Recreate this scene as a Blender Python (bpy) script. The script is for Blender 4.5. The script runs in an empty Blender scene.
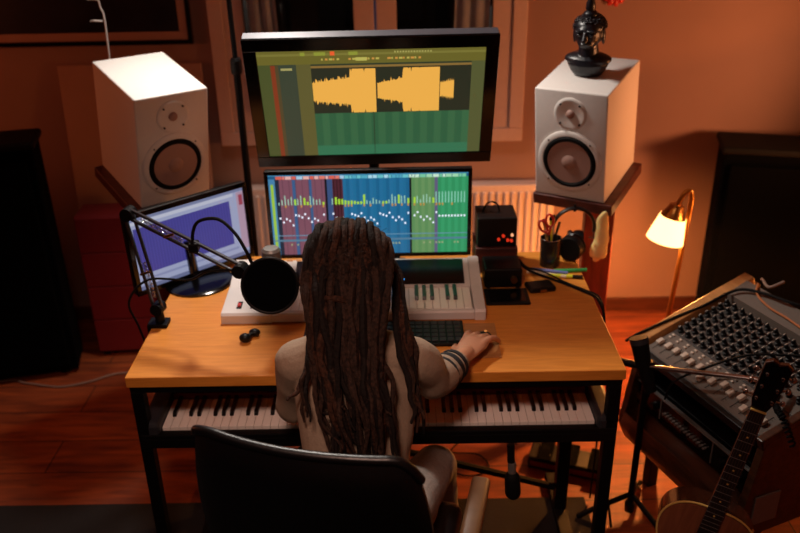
import bpy, bmesh, math, random
from mathutils import Vector, Matrix, Quaternion
from mathutils import noise as mnoise
random.seed(7)
S = bpy.context.scene
C = S.collection
PI = math.pi

# ------------------------------------------------------------------ camera
cam_d = bpy.data.cameras.new('camera')
cam = bpy.data.objects.new('camera', cam_d)
C.objects.link(cam)
cam_d.sensor_width = 36
cam_d.lens = 36 * 825.2 / 800
cam_d.clip_start = 0.02
_r = Vector((0.99985231, -0.00299608, -0.01692283))
_u = Vector((0.01656847, 0.42963282, 0.90285166))
_f = Vector((-0.00456559, 0.90299871, -0.429619))
cam.matrix_world = Matrix((( _r.x, _u.x, -_f.x, 0.0334), (_r.y, _u.y, -_f.y, -1.8791), (_r.z, _u.z, -_f.z, 1.9678), (0, 0, 0, 1)))
cam_d.dof.use_dof = True
cam_d.dof.focus_distance = 2.05
cam_d.dof.aperture_fstop = 2.4
S.camera = cam

# ------------------------------------------------------------------ world and light
w = bpy.data.worlds.new('night')
S.world = w
w.use_nodes = True
w.node_tree.nodes['Background'].inputs[0].default_value = (0.02, 0.03, 0.06, 1)
w.node_tree.nodes['Background'].inputs[1].default_value = 0.5

def light(name, kind, loc, energy, col, rot=(0, 0, 0), **k):
    d = bpy.data.lights.new(name, kind)
    d.energy = energy
    d.color = col
    for a, v in k.items():
        setattr(d, a, v)
    o = bpy.data.objects.new(name, d)
    C.objects.link(o)
    o.location = loc
    o.rotation_euler = rot
    return o

def aim(o, target):
    o.rotation_euler = (Vector(target) - o.location).to_track_quat('-Z', 'Y').to_euler()

# ceiling spot, warm white, over the left back of the desk
key = light('ceiling_spot', 'SPOT', (-0.42, 0.98, 2.5), 125, (1.0, 0.90, 0.80), spot_size=math.radians(108), spot_blend=0.7, shadow_soft_size=0.13)
aim(key, (-0.12, 0.20, 0.7))
# warm bulb of the floor lamp
light('floor_lamp_bulb', 'POINT', (1.024, 0.98, 0.715), 46, (1.0, 0.36, 0.08), shadow_soft_size=0.03)
# added warm fill spot behind the camera, cone narrowed to the desk
fill = light('room_fill', 'SPOT', (-0.25, -1.45, 2.62), 100, (1.0, 0.60, 0.46), spot_size=math.radians(60), spot_blend=1.0, shadow_soft_size=0.22)
aim(fill, (-0.05, 0.16, 0.62))
side_fill = light('side_fill', 'AREA', (-2.7, 0.75, 1.55), 5, (1.0, 0.22, 0.08), shape='SQUARE', size=0.4)  # unseen warm fill added to redden the left speaker's outer side
aim(side_fill, (-0.6, 1.2, 1.0))
# warm spot added out of view, washing the right wall and speaker side
corner = light('corner_wash', 'SPOT', (2.0, 0.55, 1.15), 62, (1.0, 0.38, 0.15), spot_size=math.radians(94), spot_blend=0.8, shadow_soft_size=0.10)
aim(corner, (1.0, 1.5, 1.30))
light('low_fill', 'POINT', (2.1, 0.70, 0.42), 22, (1.0, 0.28, 0.05), shadow_soft_size=0.07)  # low warm light added out of view, brightening the floor under the rack

S.view_settings.view_transform = 'Standard'
S.view_settings.look = 'None'
S.view_settings.gamma = 1
S.view_settings.use_curve_mapping = False
S.view_settings.exposure = 0.0

# ------------------------------------------------------------------ materials
def srgb(h):
    if isinstance(h, str):
        h = h.lstrip('#')
        h = [int(h[i:i + 2], 16) / 255 for i in (0, 2, 4)]
    return tuple((c / 12.92 if c <= 0.04045 else ((c + 0.055) / 1.055) ** 2.4) for c in h) + (1,)

def mat(name, col, rough=0.5, metal=0.0, noise=0.0, nscale=40, bump=0.0, stretch=(1, 1, 1), coat=0.0, trans=0.0, emit=None, estr=1.0, sss=0.0, spec=0.5, col2=None):
    m = bpy.data.materials.new(name)
    m.use_nodes = True
    nt = m.node_tree
    b = nt.nodes['Principled BSDF']
    c = srgb(col) if isinstance(col, str) else col
    b.inputs['Base Color'].default_value = c
    b.inputs['Roughness'].default_value = rough
    b.inputs['Metallic'].default_value = metal
    b.inputs['Coat Weight'].default_value = coat
    b.inputs['Transmission Weight'].default_value = trans
    b.inputs['Specular IOR Level'].default_value = spec
    if sss:
        b.inputs['Subsurface Weight'].default_value = sss
        b.inputs['Subsurface Scale'].default_value = 0.02
    if emit:
        b.inputs['Emission Color'].default_value = srgb(emit) if isinstance(emit, str) else emit
        b.inputs['Emission Strength'].default_value = estr
    tc = nt.nodes.new('ShaderNodeTexCoord')
    mp = nt.nodes.new('ShaderNodeMapping')
    mp.inputs['Scale'].default_value = stretch
    n = nt.nodes.new('ShaderNodeTexNoise')
    n.inputs['Scale'].default_value = nscale
    n.inputs['Detail'].default_value = 5
    nt.links.new(tc.outputs['Object'], mp.inputs[0])
    nt.links.new(mp.outputs[0], n.inputs['Vector'])
    if noise or col2:
        r = nt.nodes.new('ShaderNodeValToRGB')
        r.color_ramp.elements[0].position = 0.3
        r.color_ramp.elements[1].position = 0.7
        c2 = srgb(col2) if col2 else tuple(x * (1 - noise) for x in c[:3]) + (1,)
        r.color_ramp.elements[0].color = c2
        r.color_ramp.elements[1].color = c
        nt.links.new(n.outputs['Fac'], r.inputs[0])
        nt.links.new(r.outputs[0], b.inputs['Base Color'])
    if bump:
        bp = nt.nodes.new('ShaderNodeBump')
        bp.inputs['Strength'].default_value = bump
        bp.inputs['Distance'].default_value = 0.004
        nt.links.new(n.outputs['Fac'], bp.inputs['Height'])
        nt.links.new(bp.outputs[0], b.inputs['Normal'])
    return m

def emi(name, col, s=1.0):
    m = bpy.data.materials.new(name)
    m.use_nodes = True
    b = m.node_tree.nodes['Principled BSDF']
    b.inputs['Base Color'].default_value = (0.01, 0.01, 0.01, 1)
    b.inputs['Roughness'].default_value = 0.35
    b.inputs['Emission Color'].default_value = srgb(col)
    b.inputs['Emission Strength'].default_value = s
    return m

def wood(name, a, b_, rough=0.4, scale=6, stretch=(1, 8, 8), seams=None, bump=0.1, coat=0.0, knots=True):
    """long-grained wood, optional plank seams (plank length, width)"""
    m = bpy.data.materials.new(name)
    m.use_nodes = True
    nt = m.node_tree
    L = nt.links.new
    bs = nt.nodes['Principled BSDF']
    bs.inputs['Roughness'].default_value = rough
    bs.inputs['Coat Weight'].default_value = coat
    tc = nt.nodes.new('ShaderNodeTexCoord')
    mp = nt.nodes.new('ShaderNodeMapping')
    mp.inputs['Scale'].default_value = stretch
    L(tc.outputs['Object'], mp.inputs[0])
    n = nt.nodes.new('ShaderNodeTexNoise')
    n.inputs['Scale'].default_value = scale
    n.inputs['Detail'].default_value = 7
    n.inputs['Distortion'].default_value = 0.6
    L(mp.outputs[0], n.inputs['Vector'])
    r = nt.nodes.new('ShaderNodeValToRGB')
    r.color_ramp.elements[0].position = 0.32
    r.color_ramp.elements[1].position = 0.68
    r.color_ramp.elements[0].color = srgb(b_)
    r.color_ramp.elements[1].color = srgb(a)
    L(n.outputs['Fac'], r.inputs[0])
    out = r.outputs[0]
    if knots:
        v = nt.nodes.new('ShaderNodeTexVoronoi')
        v.inputs['Scale'].default_value = 2.3
        mp2 = nt.nodes.new('ShaderNodeMapping')
        mp2.inputs['Scale'].default_value = (1, 2.2, 1)
        L(tc.outputs['Object'], mp2.inputs[0])
        L(mp2.outputs[0], v.inputs['Vector'])
        kr = nt.nodes.new('ShaderNodeValToRGB')
        kr.color_ramp.elements[0].position = 0.03
        kr.color_ramp.elements[1].position = 0.10
        kr.color_ramp.elements[0].color = (0.25, 0.18, 0.15, 1)
        kr.color_ramp.elements[1].color = (1, 1, 1, 1)
        L(v.outputs['Distance'], kr.inputs[0])
        mx = nt.nodes.new('ShaderNodeMixRGB')
        mx.blend_type = 'MULTIPLY'
        mx.inputs[0].default_value = 0.8
        L(out, mx.inputs[1]); L(kr.outputs[0], mx.inputs[2])
        out = mx.outputs[0]
    if seams:
        bt = nt.nodes.new('ShaderNodeTexBrick')
        bt.inputs['Scale'].default_value = 1
        bt.inputs['Brick Width'].default_value = seams[0]
        bt.inputs['Row Height'].default_value = seams[1]
        bt.inputs['Mortar Size'].default_value = 0.0025
        bt.inputs['Color1'].default_value = (1, 1, 1, 1)
        bt.inputs['Color2'].default_value = (0.72, 0.66, 0.62, 1)
        bt.inputs['Mortar'].default_value = (0.08, 0.05, 0.04, 1)
        L(tc.outputs['Object'], bt.inputs['Vector'])
        mx = nt.nodes.new('ShaderNodeMixRGB')
        mx.blend_type = 'MULTIPLY'
        mx.inputs[0].default_value = 1
        L(out, mx.inputs[1]); L(bt.outputs['Color'], mx.inputs[2])
        out = mx.outputs[0]
    L(out, bs.inputs['Base Color'])
    bp = nt.nodes.new('ShaderNodeBump')
    bp.inputs['Strength'].default_value = bump
    bp.inputs['Distance'].default_value = 0.002
    L(n.outputs['Fac'], bp.inputs['Height'])
    L(bp.outputs[0], bs.inputs['Normal'])
    return m

M = {}
M['wall'] = mat('wall_paint', '#9c7a6e', 0.9, noise=0.10, nscale=3, bump=0.12)
M['ceiling'] = mat('ceiling_paint', '#c8b4a8', 0.9)
M['floor'] = wood('floor_boards', '#a44e20', '#6f2f12', 0.58, 5, (1, 7, 1), (2.6, 0.19), 0.2)
M['desk'] = wood('desk_oak', '#e2943c', '#d08230', 0.42, 9, (1, 9, 9), None, 0.05, knots=False)
M['desk_edge'] = wood('desk_edge', '#a8632c', '#8d5022', 0.5, 9, (1, 9, 9), None, 0.05, knots=False)
M['darkwood'] = wood('dark_brown_wood', '#4a2a1c', '#2e1a12', 0.45, 7, (1, 8, 8), None, 0.1, knots=False)
M['redwood'] = wood('red_brown_wood', '#8a2f20', '#5c2018', 0.45, 7, (8, 8, 1), None, 0.1, knots=False)
M['redshelf'] = wood('red_brown_shelf', '#5c2a22', '#3e1d18', 0.45, 7, (1, 8, 8), None, 0.1, knots=False)
M['rackwood'] = wood('rack_walnut', '#54301d', '#341c12', 0.35, 7, (1, 8, 8), None, 0.1, coat=0.2, knots=False)
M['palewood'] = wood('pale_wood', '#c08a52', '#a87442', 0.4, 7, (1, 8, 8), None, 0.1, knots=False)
M['skirting'] = wood('skirting_wood', '#5e2c18', '#45200f', 0.45, 7, (1, 8, 8), None, 0.1, knots=False)
M['armmetal'] = mat('satin_steel', '#6a6a70', 0.3, 0.9, noise=0.1)
M['glare_grey'] = mat('glare_trim', '#4a4a52', 0.35, 0.3, noise=0.1)  # grey standing for glare along the black monitor's top
M['black'] = mat('black_plastic', '#09090b', 0.42, spec=0.3, noise=0.2, nscale=200)
M['blackmetal'] = mat('black_steel', '#0b0b0e', 0.5, 0.0, spec=0.15, noise=0.2, nscale=60)
M['gloss'] = mat('gloss_black', '#050506', 0.14, noise=0.1)
M['rubber'] = mat('black_rubber', '#060607', 0.75, spec=0.2, noise=0.2)
M['darkgrey'] = mat('dark_grey', '#2a2c33', 0.5, noise=0.15)
M['fabric_black'] = mat('black_cloth', '#050609', 1.0, spec=0.05, noise=0.35, nscale=300, bump=0.3)
M['leather'] = mat('black_leather', '#08090c', 0.34, noise=0.2, nscale=120, bump=0.15)
M['white'] = mat('white_paint', '#e4dfda', 0.45, noise=0.03, nscale=80)
M['cone'] = mat('pale_cone', '#a8857a', 0.6, noise=0.06, nscale=90)
M['whitekey'] = mat('ivory_key', '#fbf5ee', 0.25, noise=0.03)
M['blackkey'] = mat('black_key', '#0c0c0e', 0.25, noise=0.1)
M['ctrl'] = mat('controller_white', '#d8d2cf', 0.5, noise=0.03)
M['chrome'] = mat('chrome', '#c8c8c8', 0.18, 1.0, noise=0.05)
M['brass'] = mat('brass', '#b98a4a', 0.3, 1.0, noise=0.1)
M['silver'] = mat('silver_panel', '#8c8a88', 0.4, 0.6, noise=0.1)
M['skin'] = mat('skin', '#c08868', 0.5, noise=0.08, nscale=60, sss=0.08)
M['shirt'] = mat('beige_knit', '#9c8874', 0.9, noise=0.14, nscale=180, bump=0.3)
M['stripe'] = mat('black_band', '#17161a', 0.85, noise=0.2)
M['jeans'] = mat('washed_denim', '#a59a92', 0.9, noise=0.25, nscale=120, bump=0.3)
M['hair'] = mat('dreadlock_hair', '#3c281f', 0.8, spec=0.2, noise=0.6, nscale=130, bump=1.0, col2='#150c09')
M['hair_tip'] = mat('auburn_hair', '#472a1c', 0.8, spec=0.2, noise=0.6, nscale=130, bump=1.0, col2='#1c0e09')
M['hair_dark'] = mat('dark_dreadlock', '#1c120e', 0.8, spec=0.2, noise=0.5, nscale=130, bump=1.0, col2='#0d0706')
M['eye'] = mat('eye_white', '#d8d0c8', 0.3)
M['lip'] = mat('lip', '#9a5548', 0.5)
M['red'] = mat('red_lacquer', '#7a1a20', 0.5, noise=0.12, nscale=8)
M['bust'] = mat('dark_stone', '#14161f', 0.36, noise=0.3, nscale=60, bump=0.3)
M['picture'] = mat('dark_print', '#141420', 0.3, noise=0.6, nscale=5, col2='#2a2630')
M['canvas'] = mat('pale_board', '#b08a7a', 0.85, noise=0.08, nscale=6)
M['glass'] = mat('night_glass', '#0a0c12', 0.06, 0.0, noise=0.1)
M['curtain'] = mat('grey_curtain', '#b0b2bc', 0.9, noise=0.15, nscale=20, bump=0.2)
M['frame_white'] = mat('window_paint', '#c9aca0', 0.5, noise=0.05)
M['radiator'] = mat('radiator_enamel', '#d3bdb2', 0.4, noise=0.04)
M['guitar_top'] = wood('guitar_top', '#8a5236', '#784630', 0.25, 9, (9, 9, 1), None, 0.02, coat=0.4, knots=False)
M['guitar_side'] = wood('guitar_side', '#4a281a', '#34190f', 0.25, 9, (9, 9, 1), None, 0.02, coat=0.4, knots=False)
M['binding'] = mat('cream_binding', '#d8b464', 0.4)
M['rosewood'] = mat('rosewood', '#1c1416', 0.4, noise=0.3, nscale=60, stretch=(8, 8, 1))
M['mixer'] = mat('mixer_panel', '#6c625a', 0.5, 0.2, noise=0.08, nscale=120)
M['mixer_dark'] = mat('mixer_dark_panel', '#3e3836', 0.5, 0.2, noise=0.1, nscale=120)
M['fader'] = mat('beige_cap', '#c9b8a8', 0.5)
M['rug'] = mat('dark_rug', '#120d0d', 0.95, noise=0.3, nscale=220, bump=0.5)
M['yellowcloth'] = mat('pale_yellow_cloth', '#f4d48a', 0.8, noise=0.1, nscale=40, bump=0.4, sss=0.3)
M['mesh_dark'] = mat('ribbed_rubber', '#08080a', 0.95, spec=0.05, noise=0.2)
M['tan_lit_pad'] = mat('tan_lit_pad', '#745638', 0.45, noise=0.15)  # tan stands for light falling on the black armrest pads
M['red_plastic'] = mat('red_plastic', '#c22a24', 0.4)
M['yellow_plastic'] = mat('yellow_marker', '#d8e030', 0.4)
M['green_plastic'] = mat('green_marker', '#3aa85a', 0.4)
M['blue_plastic'] = mat('blue_marker', '#5a6aa8', 0.4)
M['paper'] = mat('paper', '#e0d0b0', 0.8, noise=0.04)
M['cup'] = mat('smoked_cup', '#2a2420', 0.15, noise=0.1)
M['led_red'] = emi('red_led', '#ff3a1c', 0.7)
M['led_white'] = emi('warm_led', '#ffb080', 1.0)
M['led_blue'] = emi('blue_led', '#30a0ff', 1.8)
M['led_amber'] = emi('amber_led', '#e8904a', 0.7)
M['bulb'] = emi('bulb_glow', '#ffe0a0', 14)
M['grey_cable'] = mat('grey_cable', '#8a7468', 0.6)
M['orange_cable'] = mat('tan_cable', '#b06a3c', 0.5)
M['grille_mesh'] = mat('mesh_cloth', '#040507', 0.95, spec=0.05, noise=0.4, nscale=400)

# lampshade: opal glass, the bulb's light put in as its own glow
def shade_mat():
    m = bpy.data.materials.new('opal_shade')
    m.use_nodes = True
    b = m.node_tree.nodes['Principled BSDF']
    b.inputs['Base Color'].default_value = srgb('#fff0d8')
    b.inputs['Roughness'].default_value = 0.6
    b.inputs['Emission Color'].default_value = (1.0, 0.50, 0.17, 1)
    b.inputs['Emission Strength'].default_value = 4.5
    return m
M['shade'] = shade_mat()

# ------------------------------------------------------------------ mesh helpers
WM = {}
def link(o):
    C.objects.link(o)
    return o

def thing(name, label, cat, M4=None, loc=None, rz=0, group=None):
    o = link(bpy.data.objects.new(name, None))
    o.empty_display_size = 0.05
    mw = M4 if M4 is not None else Matrix.Translation(Vector(loc or (0, 0, 0))) @ Matrix.Rotation(rz, 4, 'Z')
    o.matrix_basis = mw
    WM[o.name] = mw.copy()
    tag(o, label, cat, group)
    return o

def tag(o, label=None, cat=None, group=None, kind=None):
    if label: o['label'] = label
    if cat: o['category'] = cat
    if group: o['group'] = group
    if kind: o['kind'] = kind
    return o

def obj(name, bm, m, parent=None, world=False, smooth=False, label=None, loc=None, autosmooth=True):
    me = bpy.data.meshes.new(name)
    if world and parent is not None:
        bm.transform(WM[parent.name].inverted())
    off = None
    if parent is None and bm.verts:
        # origin at base centre
        xs = [v.co for v in bm.verts]
        lo = Vector((min(v.x for v in xs), min(v.y for v in xs), min(v.z for v in xs)))
        hi = Vector((max(v.x for v in xs), max(v.y for v in xs), max(v.z for v in xs)))
        off = Vector(((lo.x + hi.x) / 2, (lo.y + hi.y) / 2, lo.z))
        bm.transform(Matrix.Translation(-off))
    bmesh.ops.recalc_face_normals(bm, faces=bm.faces[:])
    bm.to_mesh(me)
    bm.free()
    ms = m if isinstance(m, (list, tuple)) else [m]
    for x in ms:
        me.materials.append(x)
    if smooth:
        for p in me.polygons:
            p.use_smooth = True
        try:
            me.set_sharp_from_angle(angle=math.radians(38))
        except Exception:
            pass
    o = bpy.data.objects.new(name, me)
    link(o)
    if off is not None:
        o.location = off
    if parent is not None:
        o.parent = parent
        WM[o.name] = WM[parent.name].copy()
    else:
        WM[o.name] = Matrix.Translation(off) if off is not None else Matrix()
    if label: o['label'] = label
    return o

def struct(name, bm, m, parent=None, smooth=False):
    o = obj(name, bm, m, parent, smooth=smooth)
    if parent is None:
        o['kind'] = 'structure'
    return o

def nb():
    return bmesh.new()

def box(bm, c, s, bev=0.0, rot=None, mi=0, seg=2):
    """c centre, s full size, rot Matrix3/4 or euler tuple"""
    r = bmesh.ops.create_cube(bm, size=1.0)
    vs = r['verts']
    bmesh.ops.scale(bm, vec=Vector(s), verts=vs)
    fs = {f for v in vs for f in v.link_faces}
    if bev > 0:
        es = list({e for v in vs for e in v.link_edges})
        rr = bmesh.ops.bevel(bm, geom=es, offset=min(bev, min(s) * 0.49), segments=seg, affect='EDGES', profile=0.5)
        vs = list({v for f in rr['faces'] for v in f.verts} | {v for v in vs if v.is_valid})
        fs = {f for v in vs for f in v.link_faces}
    T = Matrix.Translation(Vector(c))
    if rot is not None:
        if isinstance(rot, (tuple, list)):
            from mathutils import Euler
            rot = Euler(rot).to_matrix()
        T = T @ rot.to_4x4()
    bmesh.ops.transform(bm, matrix=T, verts=vs)
    for f in fs:
        f.material_index = mi
    return vs

def bxw(x0, x1, y0, y1, z0, z1, bev=0.0, bm=None, mi=0):
    bm = bm or nb()
    box(bm, ((x0 + x1) / 2, (y0 + y1) / 2, (z0 + z1) / 2), (x1 - x0, y1 - y0, z1 - z0), bev, mi=mi)
    return bm

def smooth_path(pts, n=8):
    pts = [Vector(p) for p in pts]
    if len(pts) < 3:
        return pts
    P = [pts[0] * 2 - pts[1]] + pts + [pts[-1] * 2 - pts[-2]]
    out = []
    for i in range(1, len(P) - 2):
        for k in range(n):
            t = k / n
            a, b, c, d = P[i - 1], P[i], P[i + 1], P[i + 2]
            out.append(0.5 * ((2 * b) + (c - a) * t + (2 * a - 5 * b + 4 * c - d) * t * t + (3 * b - a - 3 * c + d) * t ** 3))
    out.append(pts[-1])
    return out

def tube(bm, pts, r, seg=10, mi=0, sq=(1, 1), caps=True, up=None, round_ends=False):
    pts = [Vector(p) for p in pts]
    n = len(pts)
    rs = r if isinstance(r, (list, tuple)) else [r] * n
    if len(rs) != n:
        rs = [rs[0] + (rs[-1] - rs[0]) * i / (n - 1) for i in range(n)] if len(rs) == 2 else [rs[min(len(rs) - 1, int(i * len(rs) / n))] for i in range(n)]
    if round_ends:
        d0 = (pts[0] - pts[1]).normalized(); d1 = (pts[-1] - pts[-2]).normalized()
        a0, a1 = pts[0], pts[-1]
        pre = [(a0 + d0 * rs[0] * k, rs[0] * math.sqrt(max(0, 1 - k * k))) for k in (0.97, 0.8, 0.45)]
        post = [(a1 + d1 * rs[-1] * k, rs[-1] * math.sqrt(max(0, 1 - k * k))) for k in (0.45, 0.8, 0.97)]
        pts = [p for p, _ in pre] + pts + [p for p, _ in post]
        rs = [q for _, q in pre] + list(rs) + [q for _, q in post]
        n = len(pts)
    tans = []
    for i in range(n):
        t = pts[min(i + 1, n - 1)] - pts[max(i - 1, 0)]
        tans.append(t.normalized() if t.length > 1e-9 else Vector((0, 0, 1)))
    t0 = tans[0]
    a = Vector(up) if up else (Vector((0, 0, 1)) if abs(t0.z) < 0.9 else Vector((1, 0, 0)))
    nrm = (a - t0 * a.dot(t0)).normalized()
    rings = []
    for i in range(n):
        t = tans[i]
        nrm = (nrm - t * nrm.dot(t))
        nrm = nrm.normalized() if nrm.length > 1e-6 else t.orthogonal().normalized()
        bi = t.cross(nrm)
        ring = []
        for k in range(seg):
            an = 2 * PI * k / seg
            ring.append(bm.verts.new(pts[i] + nrm * math.cos(an) * rs[i] * sq[0] + bi * math.sin(an) * rs[i] * sq[1]))
        rings.append(ring)
    for i in range(n - 1):
        for k in range(seg):
            f = bm.faces.new((rings[i][k], rings[i][(k + 1) % seg], rings[i + 1][(k + 1) % seg], rings[i + 1][k]))
            f.material_index = mi
    if caps:
        for ring in (rings[0][::-1], rings[-1]):
            f = bm.faces.new(ring)
            f.material_index = mi
    return bm

def lathe(bm, prof, seg=28, c=(0, 0, 0), axis='Z', mi=0, mtx=None, capb=True, capt=True):
    """prof: list of (radius, height) revolved about Z (then mtx)"""
    rings = []
    c = Vector(c)
    for r, h in prof:
        ring = []
        for k in range(seg):
            an = 2 * PI * k / seg
            if axis == 'Z': p = Vector((r * math.cos(an), r * math.sin(an), h))
            elif axis == 'Y': p = Vector((r * math.cos(an), h, r * math.sin(an)))
            else: p = Vector((h, r * math.cos(an), r * math.sin(an)))
            p = p + c
            if mtx is not None: p = mtx @ p
            ring.append(bm.verts.new(p))
        rings.append(ring)
    for i in range(len(rings) - 1):
        for k in range(seg):
            f = bm.faces.new((rings[i][k], rings[i][(k + 1) % seg], rings[i + 1][(k + 1) % seg], rings[i + 1][k]))
            f.material_index = mi
    if capb:
        bm.faces.new(rings[0][::-1]).material_index = mi
    if capt:
        bm.faces.new(rings[-1]).material_index = mi
    return bm

def prism(bm, poly, h0, h1, axis='X', mi=0, bev=0.0):
    """poly 2D outline extruded along axis from h0 to h1. X: (y,z); Y: (x,z); Z: (x,y)"""
    def P(a, b, h):
        return {'X': Vector((h, a, b)), 'Y': Vector((a, h, b)), 'Z': Vector((a, b, h))}[axis]
    A = [bm.verts.new(P(a, b, h0)) for a, b in poly]
    B = [bm.verts.new(P(a, b, h1)) for a, b in poly]
    n = len(poly)
    fs = [bm.faces.new(A[::-1]), bm.faces.new(B)]
    for i in range(n):
        fs.append(bm.faces.new((A[i], A[(i + 1) % n], B[(i + 1) % n], B[i])))
    for f in fs:
        f.material_index = mi
    if bev:
        es = list({e for f in fs[:2] for e in f.edges})
        bmesh.ops.bevel(bm, geom=es, offset=bev, segments=2, affect='EDGES', profile=0.5)
    return bm

def ellipsoid(bm, c, r, rot=None, seg=20, mi=0):
    res = bmesh.ops.create_uvsphere(bm, u_segments=seg, v_segments=max(8, seg // 2 + 2), radius=1)
    vs = res['verts']
    T = Matrix.Translation(Vector(c))
    if rot is not None: T = T @ rot.to_4x4()
    T = T @ Matrix.Diagonal((r[0], r[1], r[2], 1))
    bmesh.ops.transform(bm, matrix=T, verts=vs)
    for f in {f for v in vs for f in v.link_faces}: f.material_index = mi
    return vs

def remesh(bm, voxel, smooth_it=4):
    """union everything in bm into one continuous skin"""
    me = bpy.data.meshes.new('tmp')
    bmesh.ops.recalc_face_normals(bm, faces=bm.faces[:])
    bm.to_mesh(me); bm.free()
    o = bpy.data.objects.new('tmp', me); C.objects.link(o)
    r = o.modifiers.new('r', 'REMESH'); r.mode = 'VOXEL'; r.voxel_size = voxel; r.use_smooth_shade = True
    if smooth_it:
        s = o.modifiers.new('s', 'SMOOTH'); s.factor = 0.5; s.iterations = smooth_it
    dg = bpy.context.evaluated_depsgraph_get()
    me2 = bpy.data.meshes.new_from_object(o.evaluated_get(dg))
    bpy.data.objects.remove(o)
    bpy.data.meshes.remove(me)
    b2 = nb(); b2.from_mesh(me2); bpy.data.meshes.remove(me2)
    return b2

def frame_matrix(o, ax, ay, az):
    m = Matrix((ax, ay, az)).transposed().to_4x4()
    m.translation = Vector(o)
    return m

def tilt_frame(o, a, t):
    """front normal toward (sin a,-cos a), tipped down by t. local x right, y back, z up"""
    n0 = Vector((math.sin(a), -math.cos(a), 0)); rt = Vector((math.cos(a), math.sin(a), 0)); up0 = Vector((0, 0, 1))
    n = n0 * math.cos(t) - up0 * math.sin(t)
    up = up0 * math.cos(t) + n0 * math.sin(t)
    return frame_matrix(o, rt, -n, up)

def copy_tree(o, mw=None):
    c = o.copy(); C.objects.link(c)
    if mw is not None:
        c.matrix_basis = mw; WM[c.name] = mw.copy()
    for ch in list(o.children):
        cc = copy_tree(ch); cc.parent = c
    return c

# ------------------------------------------------------------------ room
struct('floor', bxw(-3.0, 3.0, -3.0, 1.80, -0.08, 0.0), M['floor'])
struct('ceiling', bxw(-3.0, 3.0, -3.0, 1.80, 2.7, 2.78), M['ceiling'])
struct('wall_left', bxw(-3.08, -3.0, -3.0, 1.8, 0, 2.7), M['wall'])
struct('wall_right', bxw(3.0, 3.08, -3.0, 1.8, 0, 2.7), M['wall'])
struct('wall_front', bxw(-3.0, 3.0, -3.08, -3.0, 0, 2.7), M['wall'])
WX0, WX1, WZ0, WZ1 = -0.75, 0.55, 0.90, 2.25
b = nb()
bxw(-3, WX0, 1.72, 1.80, 0, 2.7, bm=b); bxw(WX1, 3, 1.72, 1.80, 0, 2.7, bm=b)
bxw(WX0, WX1, 1.72, 1.80, 0, WZ0, bm=b); bxw(WX0, WX1, 1.72, 1.80, WZ1, 2.7, bm=b)
struct('wall_back', b, M['wall'])
b = nb()
bxw(-3, 3, 1.704, 1.72, 0, 0.07, 0.003, bm=b)
struct('baseboard_back', b, M['skirting'])
# window: outer frame, two sashes, glass
win = link(bpy.data.objects.new('window_1', None)); win.location = (-0.1, 1.74, 0.9); win['kind'] = 'structure'
WM[win.name] = Matrix.Translation((-0.1, 1.74, 0.9))
def picture_frame(x0, x1, z0, z1, wd, y0, y1, bev=0.003, mi=0, bm=None):
    b = bm or nb()
    bxw(x0, x1, y0, y1, z0, z0 + wd, bev, bm=b, mi=mi); bxw(x0, x1, y0, y1, z1 - wd, z1, bev, bm=b, mi=mi)
    bxw(x0, x0 + wd, y0, y1, z0 + wd, z1 - wd, bev, bm=b, mi=mi); bxw(x1 - wd, x1, y0, y1, z0 + wd, z1 - wd, bev, bm=b, mi=mi)
    return b
obj('window_frame', picture_frame(WX0 - 0.02, WX1 + 0.02, WZ0 - 0.02, WZ1 + 0.02, 0.06, 1.690, 1.76), M['frame_white'], win, world=True)
for x0, x1 in ((WX0 + 0.04, -0.075), (-0.065, WX1 - 0.04)):
    obj('window_sash', picture_frame(x0, x1, WZ0 + 0.04, WZ1 - 0.04, 0.085, 1.700, 1.75), M['frame_white'], win, world=True)
    obj('window_pane', bxw(x0 + 0.08, x1 - 0.08, 1.72, 1.73, WZ0 + 0.12, WZ1 - 0.12), M['glass'], win, world=True)
def curtain(x0, x1, label):
    b = nb()
    n = 24
    top = []; bot = []
    rows = []
    for j, z in enumerate((WZ1 - 0.02, 1.8, 1.4, 1.02)):
        row = []
        for i in range(n + 1):
            t = i / n
            sh = 0.012 * j * (1 if x0 < 0 else -1)
            row.append(b.verts.new((x0 + (x1 - x0) * t + sh, 1.668 + 0.008 * math.sin(t * 16 + j * 0.3), z)))
        rows.append(row)
    for j in range(3):
        for i in range(n):
            b.faces.new((rows[j][i], rows[j][i + 1], rows[j + 1][i + 1], rows[j + 1][i]))
    bmesh.ops.solidify(b, geom=b.faces[:], thickness=0.002)
    tag(obj('curtain', b, M['curtain'], smooth=True), label, 'curtain', 'curtains at the window')
curtain(-0.62, -0.50, 'narrow grey curtain hanging at the window, the one nearer the thin black pole')
curtain(0.285, 0.43, 'narrow grey curtain hanging at the window, the one nearer the dark bust')

# picture on the wall
t = thing('framed_picture', 'large dark picture in a thin black frame on the wall above the white speaker', 'picture', loc=(-1.6, 1.70, 1.33))
obj('picture_frame', picture_frame(-2.35, -0.845, 1.33, 2.2, 0.018, 1.690, 1.719), M['gloss'], t, world=True)
obj('picture_mat', picture_frame(-2.332, -0.863, 1.348, 2.182, 0.035, 1.698, 1.712), M['canvas'], t, world=True)
obj('print', bxw(-2.30, -0.89, 1.700, 1.710, 1.38, 2.15), M['picture'], t, world=True)

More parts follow.
